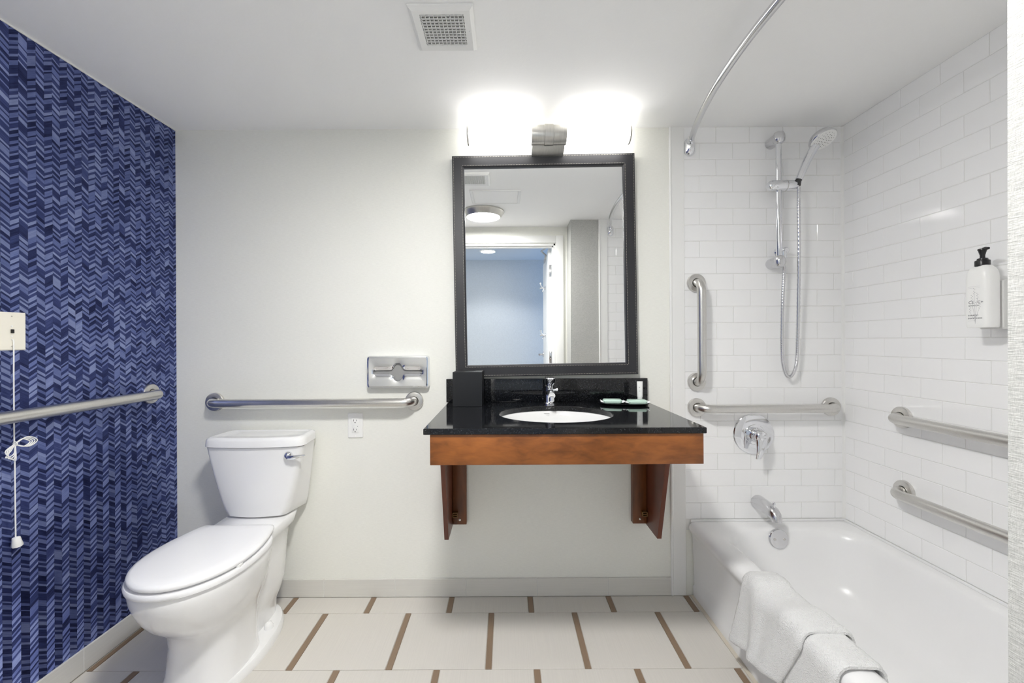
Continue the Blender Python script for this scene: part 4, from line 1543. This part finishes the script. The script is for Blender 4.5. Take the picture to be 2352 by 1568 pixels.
# ------------------------------------------------------------------ shampoo bottle on its wall bracket
bz = 1.209
hb = thing('bottle_holder', 'white plastic wall bracket behind the shampoo bottle', 'bracket', (XR - 0.006, -0.650, bz))
b = bmesh.new()
loft(b, [rrect(-0.048, 0.0, -0.030, 0.034, 0.004, -0.004), rrect(-0.050, 0.0, -0.032, 0.036, 0.004, 0.0), rrect(-0.050, 0.0, -0.032, 0.036, 0.004, 0.142), rrect(-0.020, 0.0, -0.032, 0.036, 0.004, 0.150)])
obj('bracket_body', b, simple('pale_grey_plastic', S(214, 214, 212), 0.4), hb, 30)
bt = thing('shampoo_bottle', 'white shampoo bottle with black pump on the long tiled wall', 'bottle', (1.478, -0.650, bz))
b = bmesh.new()
sb = lambda f, z: rrect(-0.0255 * f, 0.0255 * f, -0.034 * f, 0.034 * f, 0.017 * f, z, 6)
loft(b, [sb(0.93, 0.0), sb(0.99, 0.004), sb(1.0, 0.012), sb(1.0, 0.150), sb(0.98, 0.163), sb(0.90, 0.175), sb(0.76, 0.184), sb(0.58, 0.190), sb(0.5, 0.192)])
obj('bottle_body', b, 'plastic', bt, 60)
b = bmesh.new()
lathe(b, [(0.0175, 0.190), (0.0175, 0.206), (0.0165, 0.208), (0.013, 0.209), (0.012, 0.214), (0.006, 0.216), (0.006, 0.224), (0.0095, 0.238), (0.011, 0.240), (0.0105, 0.244)], (0, 0, 0), (0, 0, 1), 24)
tube(b, [(0, 0, 0.241), (-0.004, -0.012, 0.243), (-0.008, -0.024, 0.241)], [0.006, 0.005, 0.0035], 10)
obj('pump', b, 'black_plastic', bt, 40)
# flat print on the face that looks into the room (-x)
rot = (R(90), 0, R(-90))
for s_, sz, y, z, m_ in (('CE \u00b7 C+', 0.0125, 0.031, 0.074, 'print'), ('UNPARALLELED', 0.0042, 0.032, 0.067, 'print'),
                         ('SHAMPOO', 0.0062, 0.033, 0.036, 'print'), ('SHAMPOOING', 0.0062, 0.033, 0.027, 'print'),
                         ('..........................', 0.006, 0.033, 0.127, 'print_pale'), ('..........................', 0.006, 0.033, 0.122, 'print_pale'), ('..................', 0.006, 0.033, 0.021, 'print_pale')):
    text('lettering', s_, sz, m_, bt, (-0.0257, y - 0.014, z), rot)
b = bmesh.new()
for k, (y1, z1) in enumerate(((0.012, 0.085), (0.003, 0.105), (-0.008, 0.09), (-0.015, 0.06), (0.018, 0.05))):
    p0 = (-0.0256, -0.002, 0.012)
    p3 = (-0.0256, y1 * .8 - 0.002, z1)
    pth = bez(p0, (-0.0256, -0.002, 0.012 + z1 * .3), (-0.0256, y1 * .5, z1 * .7), p3, 8)
    tube(b, pth, 0.0004, 5)
    for i in range(5):
        q = Vector(p3) + Vector((0, 0.0015 * (-1) ** i, 0.004 * i))
        lathe(b, [(0.0014, -0.0002), (0.0012, 0.0003)], q, (-1, 0, 0), 6)
obj('flower_print', b, 'print_pale', bt)
